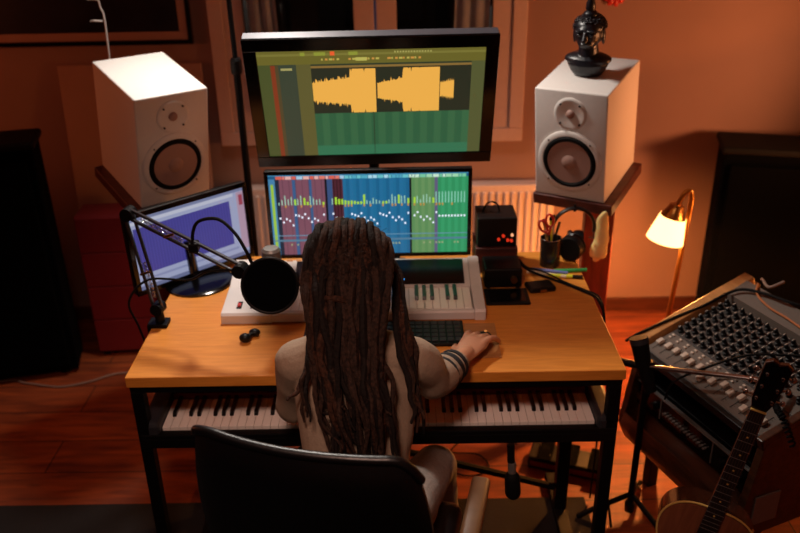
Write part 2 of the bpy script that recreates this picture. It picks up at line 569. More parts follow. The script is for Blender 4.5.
# radiator under the window
t = thing('radiator', 'ribbed pale panel radiator on the wall behind the desk under the window', 'radiator', loc=(-0.1, 1.64, 0.08))
b = nb()
bxw(-0.78, 0.72, 1.615, 1.635, 0.1, 0.70, 0.004, bm=b)
for i in range(45):
    x = -0.76 + i * 0.0329
    bxw(x, x + 0.018, 1.603, 1.617, 0.13, 0.67, 0.005, bm=b)
obj('front_panel', b, M['radiator'], t, world=True)
obj('rear_panel', bxw(-0.78, 0.72, 1.68, 1.695, 0.1, 0.68, 0.004), M['radiator'], t, world=True)
obj('top_grille', bxw(-0.78, 0.72, 1.634, 1.682, 0.69, 0.70, 0.002), M['radiator'], t, world=True)
for x in (-0.6, 0.6):
    obj('bracket', bxw(x - 0.02, x + 0.02, 1.693, 1.7195, 0.2, 0.6), M['radiator'], t, world=True)
    obj('foot', bxw(x - 0.02, x + 0.02, 1.63, 1.69, 0.0, 0.11), M['radiator'], t, world=True)

# rug
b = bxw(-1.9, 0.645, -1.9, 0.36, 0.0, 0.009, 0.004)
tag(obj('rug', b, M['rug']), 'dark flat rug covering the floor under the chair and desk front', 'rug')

# pale board leaning behind the left speaker
b = nb(); box(b, (0, 0, 0.625), (0.62, 0.02, 1.25), 0.003)
b.transform(Matrix.Translation((-1.135, 1.59, 0.003)) @ Matrix.Rotation(math.radians(-5.5), 4, 'X'))
tag(obj('leaning_board', b, M['canvas']), 'large pale board leaning on the wall behind the red drawers', 'board')

# red drawer unit
t = thing('drawer_unit', 'red lacquered drawer unit on the floor under the left speaker', 'drawers', loc=(-1.18, 1.505, 0), rz=math.radians(4))
obj('body', bxw(-0.19, 0.19, -0.13, 0.03, 0.02, 0.68, 0.004), M['red'], t)
for i in range(4):
    d = obj('drawer', bxw(-0.185, 0.185, -0.146, -0.13, 0.03 + i * 0.163, 0.189 + i * 0.163, 0.003), M['red'], t)
for sx in (-0.16, 0.16):
    for sy in (-0.11, 0.01):
        obj('foot', bxw(sx - 0.015, sx + 0.015, sy - 0.015, sy + 0.015, 0, 0.021), M['black'], t)

# big black cabinets left and right
def cabinet(corner, rz, wd, dp, h, label, side):
    """corner: front corner nearest the desk; side -1 = cabinet extends left"""
    t = thing('amplifier_cabinet', label, 'speaker cabinet', loc=(corner[0], corner[1], 0), rz=math.radians(rz))
    x0, x1 = (-wd, 0) if side < 0 else (0, wd)
    obj('body', bxw(x0, x1, 0.02, dp, 0.02, h - 0.03, 0.008), M['fabric_black'], t)
    obj('grille', bxw(x0 + 0.03, x1 - 0.03, 0, 0.022, 0.05, h - 0.08, 0.006), M['grille_mesh'], t)
    obj('top_cap', bxw(x0 - 0.015, x1 + 0.015, -0.012, dp + 0.01, h - 0.03, h, 0.01), M['rubber'], t)
    for x in (x0 + 0.06, x1 - 0.06):
        for y in (0.06, dp - 0.04):
            b = nb(); lathe(b, [(0.025, 0), (0.022, 0.021)], 14, (x, y, 0)); obj('foot', b, M['rubber'], t)
    return t
cabinet((-1.40, 1.20), 14, 1.0, 0.20, 1.06, 'tall black cloth-covered cabinet standing beside the red drawer unit', -1)
cabinet((1.37, 1.40), -14, 1.1, 0.22, 0.93, 'wide black cabinet with a rubber cap standing behind the mixing console', 1)

# ------------------------------------------------------------------ desk
DX, DW = -0.048, 1.352
X0, X1 = DX - DW / 2, DX + DW / 2
desk = thing('desk', 'wooden desk with an oak top and thin black steel legs', 'desk', loc=(DX, 0.38, 0))
obj('desk_top', bxw(X0, X1, 0, 0.775, 0.722, 0.755, 0.003), M['desk'], desk, world=True)
for x in (X0 + 0.022, X1 - 0.022):
    for y in (0.025, 0.75):
        obj('leg', bxw(x - 0.017, x + 0.017, y - 0.017, y + 0.017, 0.009 if y < 0.3 else 0.0, 0.70, 0.002), M['blackmetal'], desk, world=True)
b = nb()
for y in (0.025, 0.75):
    bxw(X0 + 0.005, X1 - 0.005, y - 0.017, y + 0.017, 0.70, 0.722, 0.002, bm=b)
for x in (X0 + 0.022, X1 - 0.022):
    bxw(x - 0.017, x + 0.017, 0.042, 0.733, 0.70, 0.722, 0.002, bm=b)
obj('rail_frame', b, M['blackmetal'], desk, world=True)
obj('crossbar', bxw(X0 + 0.04, X1 - 0.04, 0.738, 0.762, 0.30, 0.335, 0.002), M['blackmetal'], desk, world=True)

# ------------------------------------------------------------------ piano keyboards
def wkey_mesh(w, d, h):
    b = nb(); box(b, (0, d / 2, h / 2), (w * 0.955, d, h), 0.0012); return b
def bkey_mesh(w, d, h):
    b = nb()
    prism(b, [(0.003, 0), (0.010, h), (d, h), (d, 0)], -w / 2, w / 2, 'X', bev=0.0012); return b
def keys(parent, n_white, first, pw, x0, y0, z0, wd=0.145, wh=0.02, bd=0.092):
    """first: index in octave of first white key (0=C)"""
    wm = bm_ = None
    blacks_after = {0, 1, 3, 4, 5}
    for i in range(n_white):
        x = x0 + (i + 0.5) * pw
        if wm is None:
            wm = obj('white_key', wkey_mesh(pw, wd, wh), M['whitekey'], parent, smooth=False)
            k = wm
        else:
            k = wm.copy(); C.objects.link(k); k.parent = parent
        k.location = (x, y0, z0)
        if (first + i) % 7 in blacks_after and i < n_white - 1:
            if bm_ is None:
                bm_ = obj('black_key', bkey_mesh(0.0115, bd, 0.011), M['blackkey'], parent)
                k = bm_
            else:
                k = bm_.copy(); C.objects.link(k); k.parent = parent
            k.location = (x + pw / 2, y0 + wd - bd, z0 + wh + 0.0002)

pst = thing('keyboard_stand', 'black steel stand carrying the long piano keyboard under the desk', 'keyboard stand', loc=(-0.046, 0.2, 0))
for x in (-0.62, 0.545):
    obj('leg', bxw(x - 0.02, x + 0.02, 0.27, 0.31, 0.03, 0.50, 0.003), M['blackmetal'], pst, world=True)
    obj('foot', bxw(x - 0.022, x + 0.022, 0.12, 0.46, 0.009, 0.035, 0.004), M['blackmetal'], pst, world=True)
    obj('arm', bxw(x - 0.02, x + 0.02, 0.04, 0.31, 0.488, 0.513, 0.003), M['blackmetal'], pst, world=True)
for s in (1, -1):
    b = nb()
    tube(b, [(-0.038 - s * 0.56, 0.29 + 0.008 * s, 0.12), (-0.038 + s * 0.56, 0.29 + 0.008 * s, 0.47)], 0.012, 8)
    obj('brace', b, M['blackmetal'], pst, world=True)
piano = thing('digital_piano', 'long black digital piano with full keyboard under the desk front', 'keyboard', loc=(-0.046, 0.0, 0.5135))
b = nb()
W2 = 0.666
bxw(-W2, W2, 0.005, 0.285, 0.0, 0.034, 0.004, bm=b)
bxw(-W2, W2, 0.005, 0.030, 0.030, 0.046, 0.003, bm=b)
bxw(-0.612, 0.612, 0.181, 0.285, 0.030, 0.085, 0.004, bm=b)
obj('body', b, M['black'], piano)
for s in (-1, 1):
    b = nb(); xa, xb = sorted((s * 0.613, s * W2)); bxw(xa, xb, 0.008, 0.285, 0.03, 0.082, 0.012, bm=b)
    obj('cheek_block', b, M['darkgrey'], piano)
obj('felt_strip', bxw(-0.611, 0.611, 0.172, 0.181, 0.034, 0.070), M['red'], piano, label='dark red felt strip behind the keys')
keys(piano, 52, 5, 0.0235, -0.611, 0.033, 0.034, wd=0.138)

# controller on the desk
ctl = thing('midi_controller', 'white keyboard controller with sloping panel on the desk below the screens', 'keyboard', loc=(-0.12, 0.286, 0.7555))
b = nb()
CW = 0.397
# side profile (y,z)
prism(b, [(0, 0.004), (0, 0.026), (0.005, 0.031), (0.018, 0.031), (0.018, 0.014), (0.158, 0.014), (0.158, 0.036), (0.290, 0.072), (0.300, 0.068), (0.300, 0.004)], -0.243, CW - 0.035, 'X')
prism(b, [(0, 0.0), (0, 0.027), (0.006, 0.034), (0.158, 0.041), (0.292, 0.077), (0.302, 0.070), (0.302, 0.0)], CW - 0.034, CW, 'X', bev=0.003)
prism(b, [(0, 0.0), (0, 0.027), (0.006, 0.034), (0.158, 0.041), (0.292, 0.077), (0.302, 0.070), (0.302, 0.0)], -CW, -0.244, 'X', bev=0.003)
obj('body', b, M['ctrl'], ctl)
sl = math.atan2(0.036, 0.132)
b = nb(); box(b, (0.075, 0.224, 0.0565), (0.54, 0.118, 0.004), 0.001, rot=(sl, 0, 0))
obj('display_panel', b, M['gloss'], ctl, label='glossy black control panel')
b = nb()
for x in (-0.045, 0.012, 0.03):
    box(b, (x + 0.12, 0.186, 0.0485), (0.010, 0.005, 0.003), rot=(sl, 0, 0))
obj('blue_light', b, M['led_blue'], ctl)
b = nb()
for i in range(14):
    box(b, (-0.34 + i * 0.030, 0.289, 0.0745), (0.018, 0.006, 0.004), rot=(sl, 0, 0))
obj('button_row', b, M['led_amber'], ctl, label='row of small amber-lit buttons')
for x in (-0.347, -0.305):
    wb = nb(); bxw(x - 0.008, x + 0.008, 0.030, 0.075, 0.030, 0.0375, 0.002, bm=wb)
    ws = obj('wheel_slot', wb, M['black'], ctl)
    b = nb(); box(b, (x, 0.047, 0.039), (0.010, 0.020, 0.008), 0.002)
    obj('wheel', b, M['red_plastic'], ws, label='red ribbed wheel')
keys(ctl, 25, 0, 0.02385, -0.238, 0.020, 0.0145, wd=0.137, wh=0.0175, bd=0.088)

# ------------------------------------------------------------------ screens
class Screen:
    """flat coloured picture elements on a display"""
    def __init__(s, w, h, y=0):
        s.b = nb(); s.w = w; s.h = h; s.y = y; s.mats = []; s.idx = {}; s.k = 0
    def m(s, col, e):
        key = (col, e)
        if key not in s.idx:
            s.idx[key] = len(s.mats); s.mats.append(emi('screen_' + col.strip('#'), col, e))
        return s.idx[key]
    def poly(s, pts, col, e=1.0, lay=0):
        y = s.y - 0.0004 * lay
        vs = [s.b.verts.new(((u - 0.5) * s.w, y, (0.5 - v) * s.h)) for u, v in pts]
        f = s.b.faces.new(vs); f.material_index = s.m(col, e)
    def rect(s, u0, v0, u1, v1, col, e=1.0, lay=1):
        s.poly([(u0, v0), (u0, v1), (u1, v1), (u1, v0)], col, e, lay)

def finish_screen(sc, parent):
    me = bpy.data.meshes.new('screen')
    sc.b.to_mesh(me); sc.b.free()
    for x in sc.mats: me.materials.append(x)
    o = bpy.data.objects.new('screen', me); link(o); o.parent = parent
    o['label'] = 'lit display'
    return o

# upper monitor
E1 = 0.9
tvm = tilt_frame((-0.05, 0.548, 1.348), 0.028, 0.304)
tv = thing('monitor', 'large black monitor tilted forward above the other screen, showing an orange waveform', 'monitor', M4=tvm)
TW, TH = 0.73, 0.435
b = nb(); box(b, (0, 0.024, 0), (TW, 0.036, TH), 0.006)
box(b, (0, 0.052, -0.01), (TW * 0.62, 0.03, TH * 0.6), 0.012)
obj('casing', b, M['black'], tv)
obj('top_glare', bxw(-TW / 2 + 0.004, TW / 2 - 0.004, 0.006, 0.040, TH / 2, TH / 2 + 0.002), M['glare_grey'], tv, label='grey strip added for glare on the top edge')  # strip added so the black casing's top shows a glare
obj('bezel', picture_frame(-TW / 2, TW / 2, -TH / 2, TH / 2, 0.038, 0.0, 0.008, 0.002), M['gloss'], tv)
sc = Screen(TW - 0.074, TH - 0.074, 0.0055)
E1 = 0.52
sc.rect(0, 0, 1, 1, '#3c4c36', E1, 0)
sc.rect(0, 0, 1, 0.125, '#8a8238', E1)
sc.rect(0, 0.03, 1, 0.05, '#a09848', E1, 2)
sc.rect(0.0, 0.125, 0.055, 1, '#5f6a38', E1)
sc.rect(0.055, 0.13, 0.075, 1, '#a84a2a', E1)
sc.rect(0.075, 0.13, 0.09, 1, '#6a5a38', E1)
sc.rect(0.09, 0.125, 0.168, 1, '#4c5844', E1)
sc.rect(0.168, 0.125, 0.232, 1, '#7c7640', E1)
sc.rect(0.232, 0.14, 0.94, 0.16, '#b08a48', E1)
sc.rect(0.232, 0.16, 0.94, 0.58, '#363c2c', E1)
rn = random.Random(3)
for i in range(22):
    u = 0.232 + i * 0.0322
    sc.rect(u, 0.58, u + 0.0322, 1, ('#3e7a52', '#4a8558')[i % 2], E1)
sc.rect(0.232, 0.90, 0.94, 1.0, '#46956a', E1, 2)
sc.rect(0.94, 0.125, 1, 1, '#6f7444', E1)
sc.rect(0.50, 0.16, 0.505, 1, '#3a5a3c', E1, 2)
for (u0, u1) in ((0.19, 0.21), (0.25, 0.30), (0.40, 0.44)):
    sc.rect(u0, 0.02, u1, 0.05, '#b8c04a', E1, 3)
sc.rect(0.32, 0.015, 0.34, 0.05, '#f06030', 0.9, 3)
for i in range(26):
    if i in (5, 6, 9, 15, 16): continue
    u = 0.28 + i * 0.017
    sc.rect(u, 0.075, u + 0.007 + 0.004 * (i % 3), 0.092, ('#c8b858', '#d89a48')[i % 2], 0.8, 3)
for i in range(14):
    u = 0.60 + i * 0.012
    sc.rect(u, 0.022, u + 0.005, 0.036, '#c8c070', 0.8, 3)
sc.rect(0.43, 0.07, 0.48, 0.10, '#c8c060', 0.8, 4)
sc.rect(0.10, 0.155, 0.15, 0.175, '#b0a868', 0.8, 3)
def waveform(u0, u1, us, small, full, end=None):
    n = 90
    top = []; bot = []
    for i in range(n + 1):
        u = u0 + (u1 - u0) * i / n
        if u < us:
            a = small * (0.72 + 0.35 * ((u - u0) / max(1e-5, us - u0))) * (1 + rn.uniform(-0.15, 0.40) * (1 if rn.random() < 0.5 else 0.2))
        else:
            a = full * (1 if rn.random() < 0.85 or u > us + 0.09 else rn.uniform(0.8, 0.98))
        top.append((u, 0.375 - a)); bot.append((u, 0.375 + a * 0.98))
    for i in range(n):
        sc.poly([top[i], (top[i][0], 0.375), (top[i + 1][0], 0.375), top[i + 1]][::1], '#f0b04c', 0.95, 4)
        sc.poly([(bot[i][0], 0.375), bot[i], bot[i + 1], (bot[i + 1][0], 0.375)], '#f0b04c', 0.95, 4)
waveform(0.233, 0.515, 0.40, 0.115, 0.205)
waveform(0.522, 0.80, 0.635, 0.10, 0.205)
waveform(0.803, 0.865, 0.9, 0.085, 0.2)
finish_screen(sc, tv)
# pole mount behind both monitors
t = thing('monitor_mount', 'black post on the desk holding the upper monitor', 'monitor mount', loc=(-0.06, 0.745, 0.755))
obj('base', bxw(-0.14, 0.02, 0.730, 0.774, 0.7555, 0.765, 0.003), M['blackmetal'], t, world=True)
b = nb(); tube(b, [(-0.06, 0.755, 0.765), (-0.06, 0.755, 1.40)], 0.0165, 14); obj('post', b, M['blackmetal'], t, world=True)
b = nb(); box(b, (-0.058, 0.70, 1.375), (0.05, 0.10, 0.05), 0.006); obj('arm', b, M['blackmetal'], t, world=True)
b = nb(); box(b, (0, 0.078, 0.0), (0.12, 0.014, 0.12), 0.003); b.transform(tvm); obj('mounting_plate', b, M['blackmetal'], t, world=True)

# lower monitor
lom = tilt_frame((-0.079, 0.695, 0.937), 0.004, 0.018)
lo = thing('monitor', 'wide low monitor on the desk showing rows of blue and green mixer channels', 'monitor', M4=lom)
LW, LH = 0.685, 0.315
b = nb(); box(b, (0, 0.018, 0), (LW, 0.024, LH), 0.004); obj('casing', b, M['black'], lo)
obj('bezel', picture_frame(-LW / 2, LW / 2, -LH / 2, LH / 2, 0.013, 0.0, 0.007, 0.0015), M['gloss'], lo)
b = nb(); box(b, (0, 0.008, -LH / 2 - 0.006), (0.16, 0.02, 0.03), 0.003); box(b, (0, -0.012, -LH / 2 - 0.0215), (0.24, 0.085, 0.007), 0.003)
obj('stand', b, M['black'], lo)
sc = Screen(LW - 0.022, LH - 0.022, 0.0048)
E2 = 0.95
sc.rect(0, 0, 1, 1, '#16557e', E2, 0)
def col(u0, u1, c, lay=1, v0=0.055, v1=1.0): sc.rect(u0, v0, u1, v1, c, E2, lay)
col(0, 0.035, '#3f7fa8'); sc.rect(0.012, 0.12, 0.026, 0.92, '#a0c83c', 0.9, 3)
col(0.035, 0.055, '#102438')
for i in range(14):
    u = 0.055 + i * 0.0162
    col(u, u + 0.0162, '#7a4c5c' if i % 5 not in (4,) else '#345a86')
    if i % 2: col(u, u + 0.003, '#5c3a4a', 2)
col(0.282, 0.293, '#0c0e18'); col(0.293, 0.32, '#35507c'); col(0.32, 0.372, '#4e2430'); 
for i in range(3): col(0.325 + i * 0.016, 0.330 + i * 0.016, '#2a1018', 2)
for i in range(20):
    u = 0.372 + i * 0.0166
    col(u, u + 0.0166, ('#1a6a94', '#15608a', '#1f6c98')[i % 3])
col(0.704, 0.714, '#0c1018')
for i in range(7):
    u = 0.714 + i * 0.0166
    col(u, u + 0.0166, ('#5a8a56', '#66915c')[i % 2])
col(0.830, 0.846, '#5f5a7c')
for i in range(9):
    u = 0.846 + i * 0.0171
    col(u, u + 0.0171, ('#2c8f5c', '#349a66')[i % 2])
sc.rect(0, 0, 1, 0.02, '#3a86b0', E2, 3)
i = 0; u = 0.04
while u < 0.985:
    wd = rn.choice((0.012, 0.02, 0.03))
    if u < 0.37: cc = rn.choice(('#e07868', '#e8b0a8', '#a8c8e0', '#d86050'))
    elif u < 0.70: cc = rn.choice(('#68c0c8', '#a8d8e8', '#50a8c0'))
    else: cc = rn.choice(('#a0d8b0', '#78c8a0', '#c8e8d0'))
    sc.rect(u, 0.022, u + wd, 0.06, cc, E2, 3); u += wd + 0.003
sc.rect(0.0, 0.745, 1, 0.755, '#6f9cb8', 0.8, 3)
sc.rect(0.0, 0.80, 1, 0.825, '#5f8ca8', 0.7, 3)
for i in range(60):
    u = 0.045 + i * 0.0158
    if abs(u - 0.288) < 0.01 or abs(u - 0.709) < 0.01: continue
    h = rn.uniform(0.01, 0.10)
    base = 0.37
    g = rn.random()
    cc = '#a8d83c' if (g < 0.55 and u < 0.82) else '#a0d0b8'
    if u > 0.82: h = 0.115; cc = '#8fd0b8'
    sc.rect(u, base - 0.02 - h, u + (0.010 if cc == '#a8d83c' else 0.005), base, cc, 0.95, 4)
    if rn.random() < 0.3: sc.rect(u, base, u + 0.008, base + 0.03, '#d09a4a', 0.8, 4)
    v = 0.52 + 0.035 * math.sin(i * 0.7) + 0.03 * math.sin(i * 2.1) + (0.05 if i % 9 == 4 else 0)
    if u > 0.845: v = 0.52
    sc.rect(u, v, u + 0.008, v + 0.024, '#e8f0ff', 1.1, 4)
    if rn.random() < 0.4: sc.rect(u, 0.855, u + 0.008, 0.875, '#b0b888', 0.8, 4)
finish_screen(sc, lo)

# left monitor
k = 0.82
lc = Vector((0.033, -1.879, 1.968)).lerp(Vector((-0.801, 1.144, 0.671)), k)
lfm = tilt_frame(lc, 0.755, -0.045)
lf = thing('monitor', 'small black monitor angled at the desk edge with a white and violet window open', 'monitor', M4=lfm)
FW, FH = 0.443, 0.271
b = nb(); box(b, (0, 0.02, 0), (FW, 0.028, FH), 0.006); box(b, (0, 0.042, -0.02), (0.2, 0.03, 0.14), 0.01)
obj('casing', b, M['black'], lf)
obj('bezel', picture_frame(-FW / 2, FW / 2, -FH / 2, FH / 2, 0.016, 0.0, 0.008, 0.002), M['gloss'], lf)
sc = Screen(FW - 0.028, FH - 0.028, 0.0055)
E3 = 0.62
sc.rect(0, 0, 1, 1, '#b4bce0', E3, 0)
sc.rect(0, 0, 1, 0.05, '#8890b8', E3); sc.rect(0, 0.055, 0.9, 0.10, '#d8dcf0', E3)
sc.rect(0.02, 0.15, 0.86, 0.78, '#4a48a0', E3)
for i in range(34):
    u = 0.03 + i * 0.0245
    sc.rect(u, 0.15, u + 0.008, 0.78, '#5652ac', E3, 2)
sc.rect(0.93, 0.06, 1, 0.9, '#c8a8c0', E3); sc.rect(0.95, 0.1, 0.985, 0.25, '#b04a60', E3, 2)
sc.rect(0.02, 0.84, 0.9, 0.87, '#98a0cc', E3); sc.rect(0, 0.94, 1, 1, '#7880a8', E3)
finish_screen(sc, lf)
mon_b = Vector((-0.665, 0.59, 0))
b = nb(); lathe(b, [(0.112, 0.7555), (0.112, 0.762), (0.10, 0.768), (0.03, 0.772)], 40)
b.transform(Matrix.Translation((-0.645, 0.575, 0))) 
obj('stand_base', b, M['gloss'], lf, world=True, smooth=True)
b = nb(); tube(b, [(-0.662, 0.590, 0.770), (-0.672, 0.600, 0.90)], 0.024, 14, sq=(0.6, 1.2)); obj('stand_neck', b, M['gloss'], lf, world=True, smooth=True)

# ------------------------------------------------------------------ studio speakers
def make_speaker(mtx, label):
    t = thing('studio_speaker', label, 'speaker', M4=mtx, group='white studio speakers on the stands')
    W, H, D = 0.25, 0.39, 0.334
    b = nb(); box(b, (0, D / 2, H / 2), (W, D, H), 0.006, seg=3)
    obj('cabinet', b, M['white'], t, smooth=True)
    wz, tz = 0.140, 0.312
    # woofer: mounting ring, black surround, cone, dust cap
    b = nb(); lathe(b, [(0.112, 0.001), (0.112, -0.004), (0.106, -0.008), (0.094, -0.0075), (0.092, -0.002)], 48, (0, 0, wz), 'Y', capb=True, capt=True)
    wf = obj('woofer', b, M['white'], t, smooth=True)
    b = nb(); lathe(b, [(0.0935, -0.004), (0.089, -0.0115), (0.082, -0.0125), (0.076, -0.008), (0.0745, -0.003)], 48, (0, 0, wz), 'Y')
    obj('surround', b, M['rubber'], wf, smooth=True, label='black rubber surround')
    b = nb(); lathe(b, [(0.076, -0.0085), (0.055, -0.0045), (0.030, -0.0035), (0.029, -0.006), (0.024, -0.0105), (0.012, -0.014), (0.002, -0.015)], 48, (0, 0, wz), 'Y')
    obj('cone', b, M['cone'], wf, smooth=True)
    b = nb()
    lathe(b, [(0.056, 0.001), (0.056, -0.0015), (0.052, -0.0045), (0.046, -0.0048), (0.030, -0.0018), (0.018, -0.0008)], 40, (0, 0, tz), 'Y')
    tw = obj('tweeter', b, M['white'], t, smooth=True)
    b = nb(); lathe(b, [(0.015, -0.0008), (0.014, -0.006), (0.010, -0.0105), (0.002, -0.0125)], 24, (0, 0, tz), 'Y')
    obj('dome', b, M['cone'], tw, smooth=True)
    for cx, cz, r in ((0, wz, 0.102), (0, tz, 0.046)):
        for q in range(4):
            an = PI / 4 + q * PI / 2
            b = nb(); lathe(b, [(0.003, -0.004), (0.003, -0.0095)], 8, (cx + r * math.cos(an), 0, cz + r * math.sin(an)), 'Y')
            obj('screw', b, M['blackmetal'], t)
    return t
LS = tilt_frame((-0.740, 0.771, 0.973), 0.669, 0.211)
RS = tilt_frame((0.611, 0.809, 0.942), -0.538, 0.157)
make_speaker(LS, 'white studio speaker behind the angled small monitor, lit from above')
make_speaker(RS, 'white studio speaker with the dark bust standing on top of it')
def speaker_stand(mtx, label, px, py, m_post, wide):
    t = thing('speaker_stand', label, 'speaker stand', loc=(px, py, 0), group='stands under the white speakers')
    b = nb(); box(b, (wide, 0.165, -0.0205), (0.285, 0.345, 0.04), 0.004); b.transform(mtx)
    obj('top_board', b, M['redshelf'], t, world=True)
    zt = (mtx @ Vector((0, 0.17, -0.04))).z
    obj('post', bxw(px - 0.055, px + 0.055, py - 0.022, py + 0.022, 0.03, zt + 0.005, 0.003), m_post, t, world=True)
    obj('base', bxw(px - 0.15, px + 0.15, py - 0.14, py + 0.14, 0.0, 0.031, 0.004), m_post, t, world=True)
    # stiffening rib, so the post carries the tilted board
    return t
speaker_stand(LS, 'dark red-brown stand carrying the speaker above the red drawers', -0.86, 0.93, M['redwood'], -0.012)
speaker_stand(RS, 'red-brown wooden stand carrying the speaker with the bust', 0.765, 0.985, M['redwood'], 0.012)

# ------------------------------------------------------------------ bust on the right speaker
def bust():
    top = RS @ Vector((0.0, 0.155, 0.391))
    ax = tilt_frame(top, -0.45, 0.150) @ Matrix.Diagonal((1.12, 1.12, 0.90, 1))
    t = thing('bust', 'dark stone bust with topknot standing on the right-hand white speaker', 'statue', M4=ax)
    b = nb()
    tube(b, [(0, 0, 0.001), (0, 0, 0.018), (0, 0, 0.045), (0, 0, 0.068)], [0.036, 0.045, 0.054, 0.050], 22, sq=(0.8, 1.15), up=(0, 1, 0))
    ellipsoid(b, (0, 0, 0.060), (0.070, 0.040, 0.026), seg=24)
    tube(b, [(0, 0, 0.072), (0, 0, 0.122)], [0.032, 0.026], 16)
    ellipsoid(b, (0, -0.004, 0.158), (0.041, 0.048, 0.053), seg=24)     # head
    ellipsoid(b, (0, -0.032, 0.132), (0.025, 0.021, 0.022), seg=16)     # jaw
    tube(b, [(0, -0.049, 0.170), (0, -0.058, 0.147)], [0.005, 0.009], 8, round_ends=True)
    ellipsoid(b, (0, -0.050, 0.133), (0.013, 0.007, 0.004), seg=10)
    for s in (-1, 1):
        ellipsoid(b, (s * 0.042, 0.002, 0.145), (0.006, 0.010, 0.030), seg=10)
        ellipsoid(b, (s * 0.017, -0.045, 0.165), (0.010, 0.007, 0.005), seg=10)
        ellipsoid(b, (s * 0.018, -0.047, 0.178), (0.014, 0.006, 0.004), seg=10)
    b = remesh(b, 0.0022, 2)
    obj('figure', b, M['bust'], t, smooth=True)
    b = nb()
    ellipsoid(b, (0, 0.008, 0.178), (0.046, 0.051, 0.043), seg=24)
    ellipsoid(b, (0, 0.006, 0.220), (0.021, 0.022, 0.018), seg=16)
    rr = random.Random(2)
    for i in range(220):
        z = rr.uniform(-0.1, 1); an = rr.uniform(0, 2 * PI); q = math.sqrt(max(0, 1 - z * z))
        p = Vector((0.046 * q * math.cos(an), 0.008 + 0.051 * q * math.sin(an), 0.178 + 0.043 * z))
        if p.y < -0.020 and p.z < 0.198: continue
        ellipsoid(b, p, (0.0042,) * 3, seg=6)
    hc = obj('hair_cap', b, M['bust'], t, smooth=True)
    b = nb()
    tube(b, [(0, 0.006, 0.230), (0, 0.006, 0.243), (0, 0.004, 0.260), (0.002, 0.006, 0.283), (0, 0.004, 0.300)], [0.010, 0.015, 0.013, 0.008, 0.002], 12)
    obj('flame_finial', b, M['bust'], t, smooth=True)
bust()

# red flower ornament on the wall
b = nb()
for i in range(9):
    an = i * 2 * PI / 9
    ellipsoid(b, (0.93 + 0.028 * math.cos(an), 1.702, 1.50 + 0.028 * math.sin(an)), (0.022, 0.010, 0.015), Matrix.Rotation(-an, 3, 'Y'), 10)
ellipsoid(b, (0.93, 1.69, 1.50), (0.016, 0.014, 0.016), seg=10)
tag(obj('flower_ornament', b, M['red_plastic'], smooth=True), 'small red flower ornament fixed on the wall above the bust', 'ornament')

# fairy-light wire over the left speaker
b = nb()
pts = [(-0.985, 1.02, 2.69), (-0.98, 1.02, 2.0), (-0.985, 1.03, 1.62), (-0.978, 1.04, 1.55), (-0.980, 1.04, 1.46), (-0.985, 1.04, 1.39), (-1.0, 1.035, 1.362)]
tube(b, smooth_path(pts, 6), 0.0035, 8)
t = thing('light_string', 'pale fairy-light wire hanging down onto the speaker over the red drawers', 'string lights', loc=(-0.98, 1.03, 1.38))
obj('wire', b, M['white'], t, world=True, smooth=True)
for z, dx in ((1.80, 0.02), (1.69, -0.02), (1.60, -0.022), (1.53, -0.024)):
    b = nb(); tube(b, [(-0.982, 1.03, z), (-0.982 + dx, 1.02, z + 0.004), (-0.982 + dx * 1.6, 1.02, z + 0.002)], [0.0035, 0.004, 0.002], 8)
    obj('bulb', b, M['white'], t, world=True)

# thin black pole at the left of the window
t = thing('pole_stand', 'thin black pole stand rising behind the desk left of the big monitor', 'stand', loc=(-0.54, 1.0, 0))
b = nb(); tube(b, [(-0.535, 1.0, 0.03), (-0.535, 1.0, 1.40)], 0.013, 12); obj('lower_tube', b, M['blackmetal'], t, world=True)
b = nb(); tube(b, [(-0.535, 1.0, 1.36), (-0.545, 1.0, 2.25)], 0.009, 12); obj('upper_tube', b, M['blackmetal'], t, world=True)
b = nb(); lathe(b, [(0.018, 0), (0.02, 0.01), (0.02, 0.045), (0.016, 0.055)], 16, (-0.535, 1.0, 1.35)); obj('clamp_collar', b, M['black'], t, world=True)
for an in (0.5, 2.6, 4.7):
    b = nb(); tube(b, [(-0.535, 1.0, 0.22), (-0.535 + 0.24 * math.cos(an), 1.0 + 0.24 * math.sin(an), 0.012)], 0.009, 8, round_ends=True)
    obj('leg', b, M['blackmetal'], t, world=True)

# ------------------------------------------------------------------ boom-arm microphone on the desk
t = thing('microphone_boom', 'black spring boom arm clamped to the desk corner beside the angled monitor', 'microphone arm', loc=(-0.70, 0.30, 0.755))
A0 = Vector((-0.700, 0.29, 0.80)); A1 = Vector((-0.748, 0.31, 1.108)); A2 = Vector((-0.408, 0.13, 1.010))
b = nb()
bxw(-0.735, -0.675, 0.265, 0.315, 0.7555, 0.768, 0.003, bm=b); bxw(-0.735, -0.7285, 0.265, 0.315, 0.69, 0.76, 0.002, bm=b); bxw(-0.735, -0.68, 0.27, 0.31, 0.69, 0.698, 0.002, bm=b)
lathe(b, [(0.014, 0), (0.014, 0.04)], 14, (-0.700, 0.29, 0.768))
obj('clamp', b, M['blackmetal'], t, world=True)
def pair_arm(P, Q, name, off=0.014, r=0.0055):
    d = (Q - P).normalized(); s = d.cross(Vector((0.25, 1, 0))).normalized() * off
    for sg in (-1, 1):
        b = nb(); tube(b, [P + s * sg, Q + s * sg], r, 8); obj(name, b, M['armmetal'], t, world=True)
    b = nb(); q0 = P.lerp(Q, 0.12); q1 = P.lerp(Q, 0.5)
    n = 90; side = d.orthogonal().normalized(); s2 = d.cross(side)
    path = [q0.lerp(q1, i / n) + side * 0.005 * math.cos(i * 1.9) + s2 * 0.005 * math.sin(i * 1.9) for i in range(n)]
    tube(b, path, 0.0013, 5); obj('spring', b, M['chrome'], t, world=True)
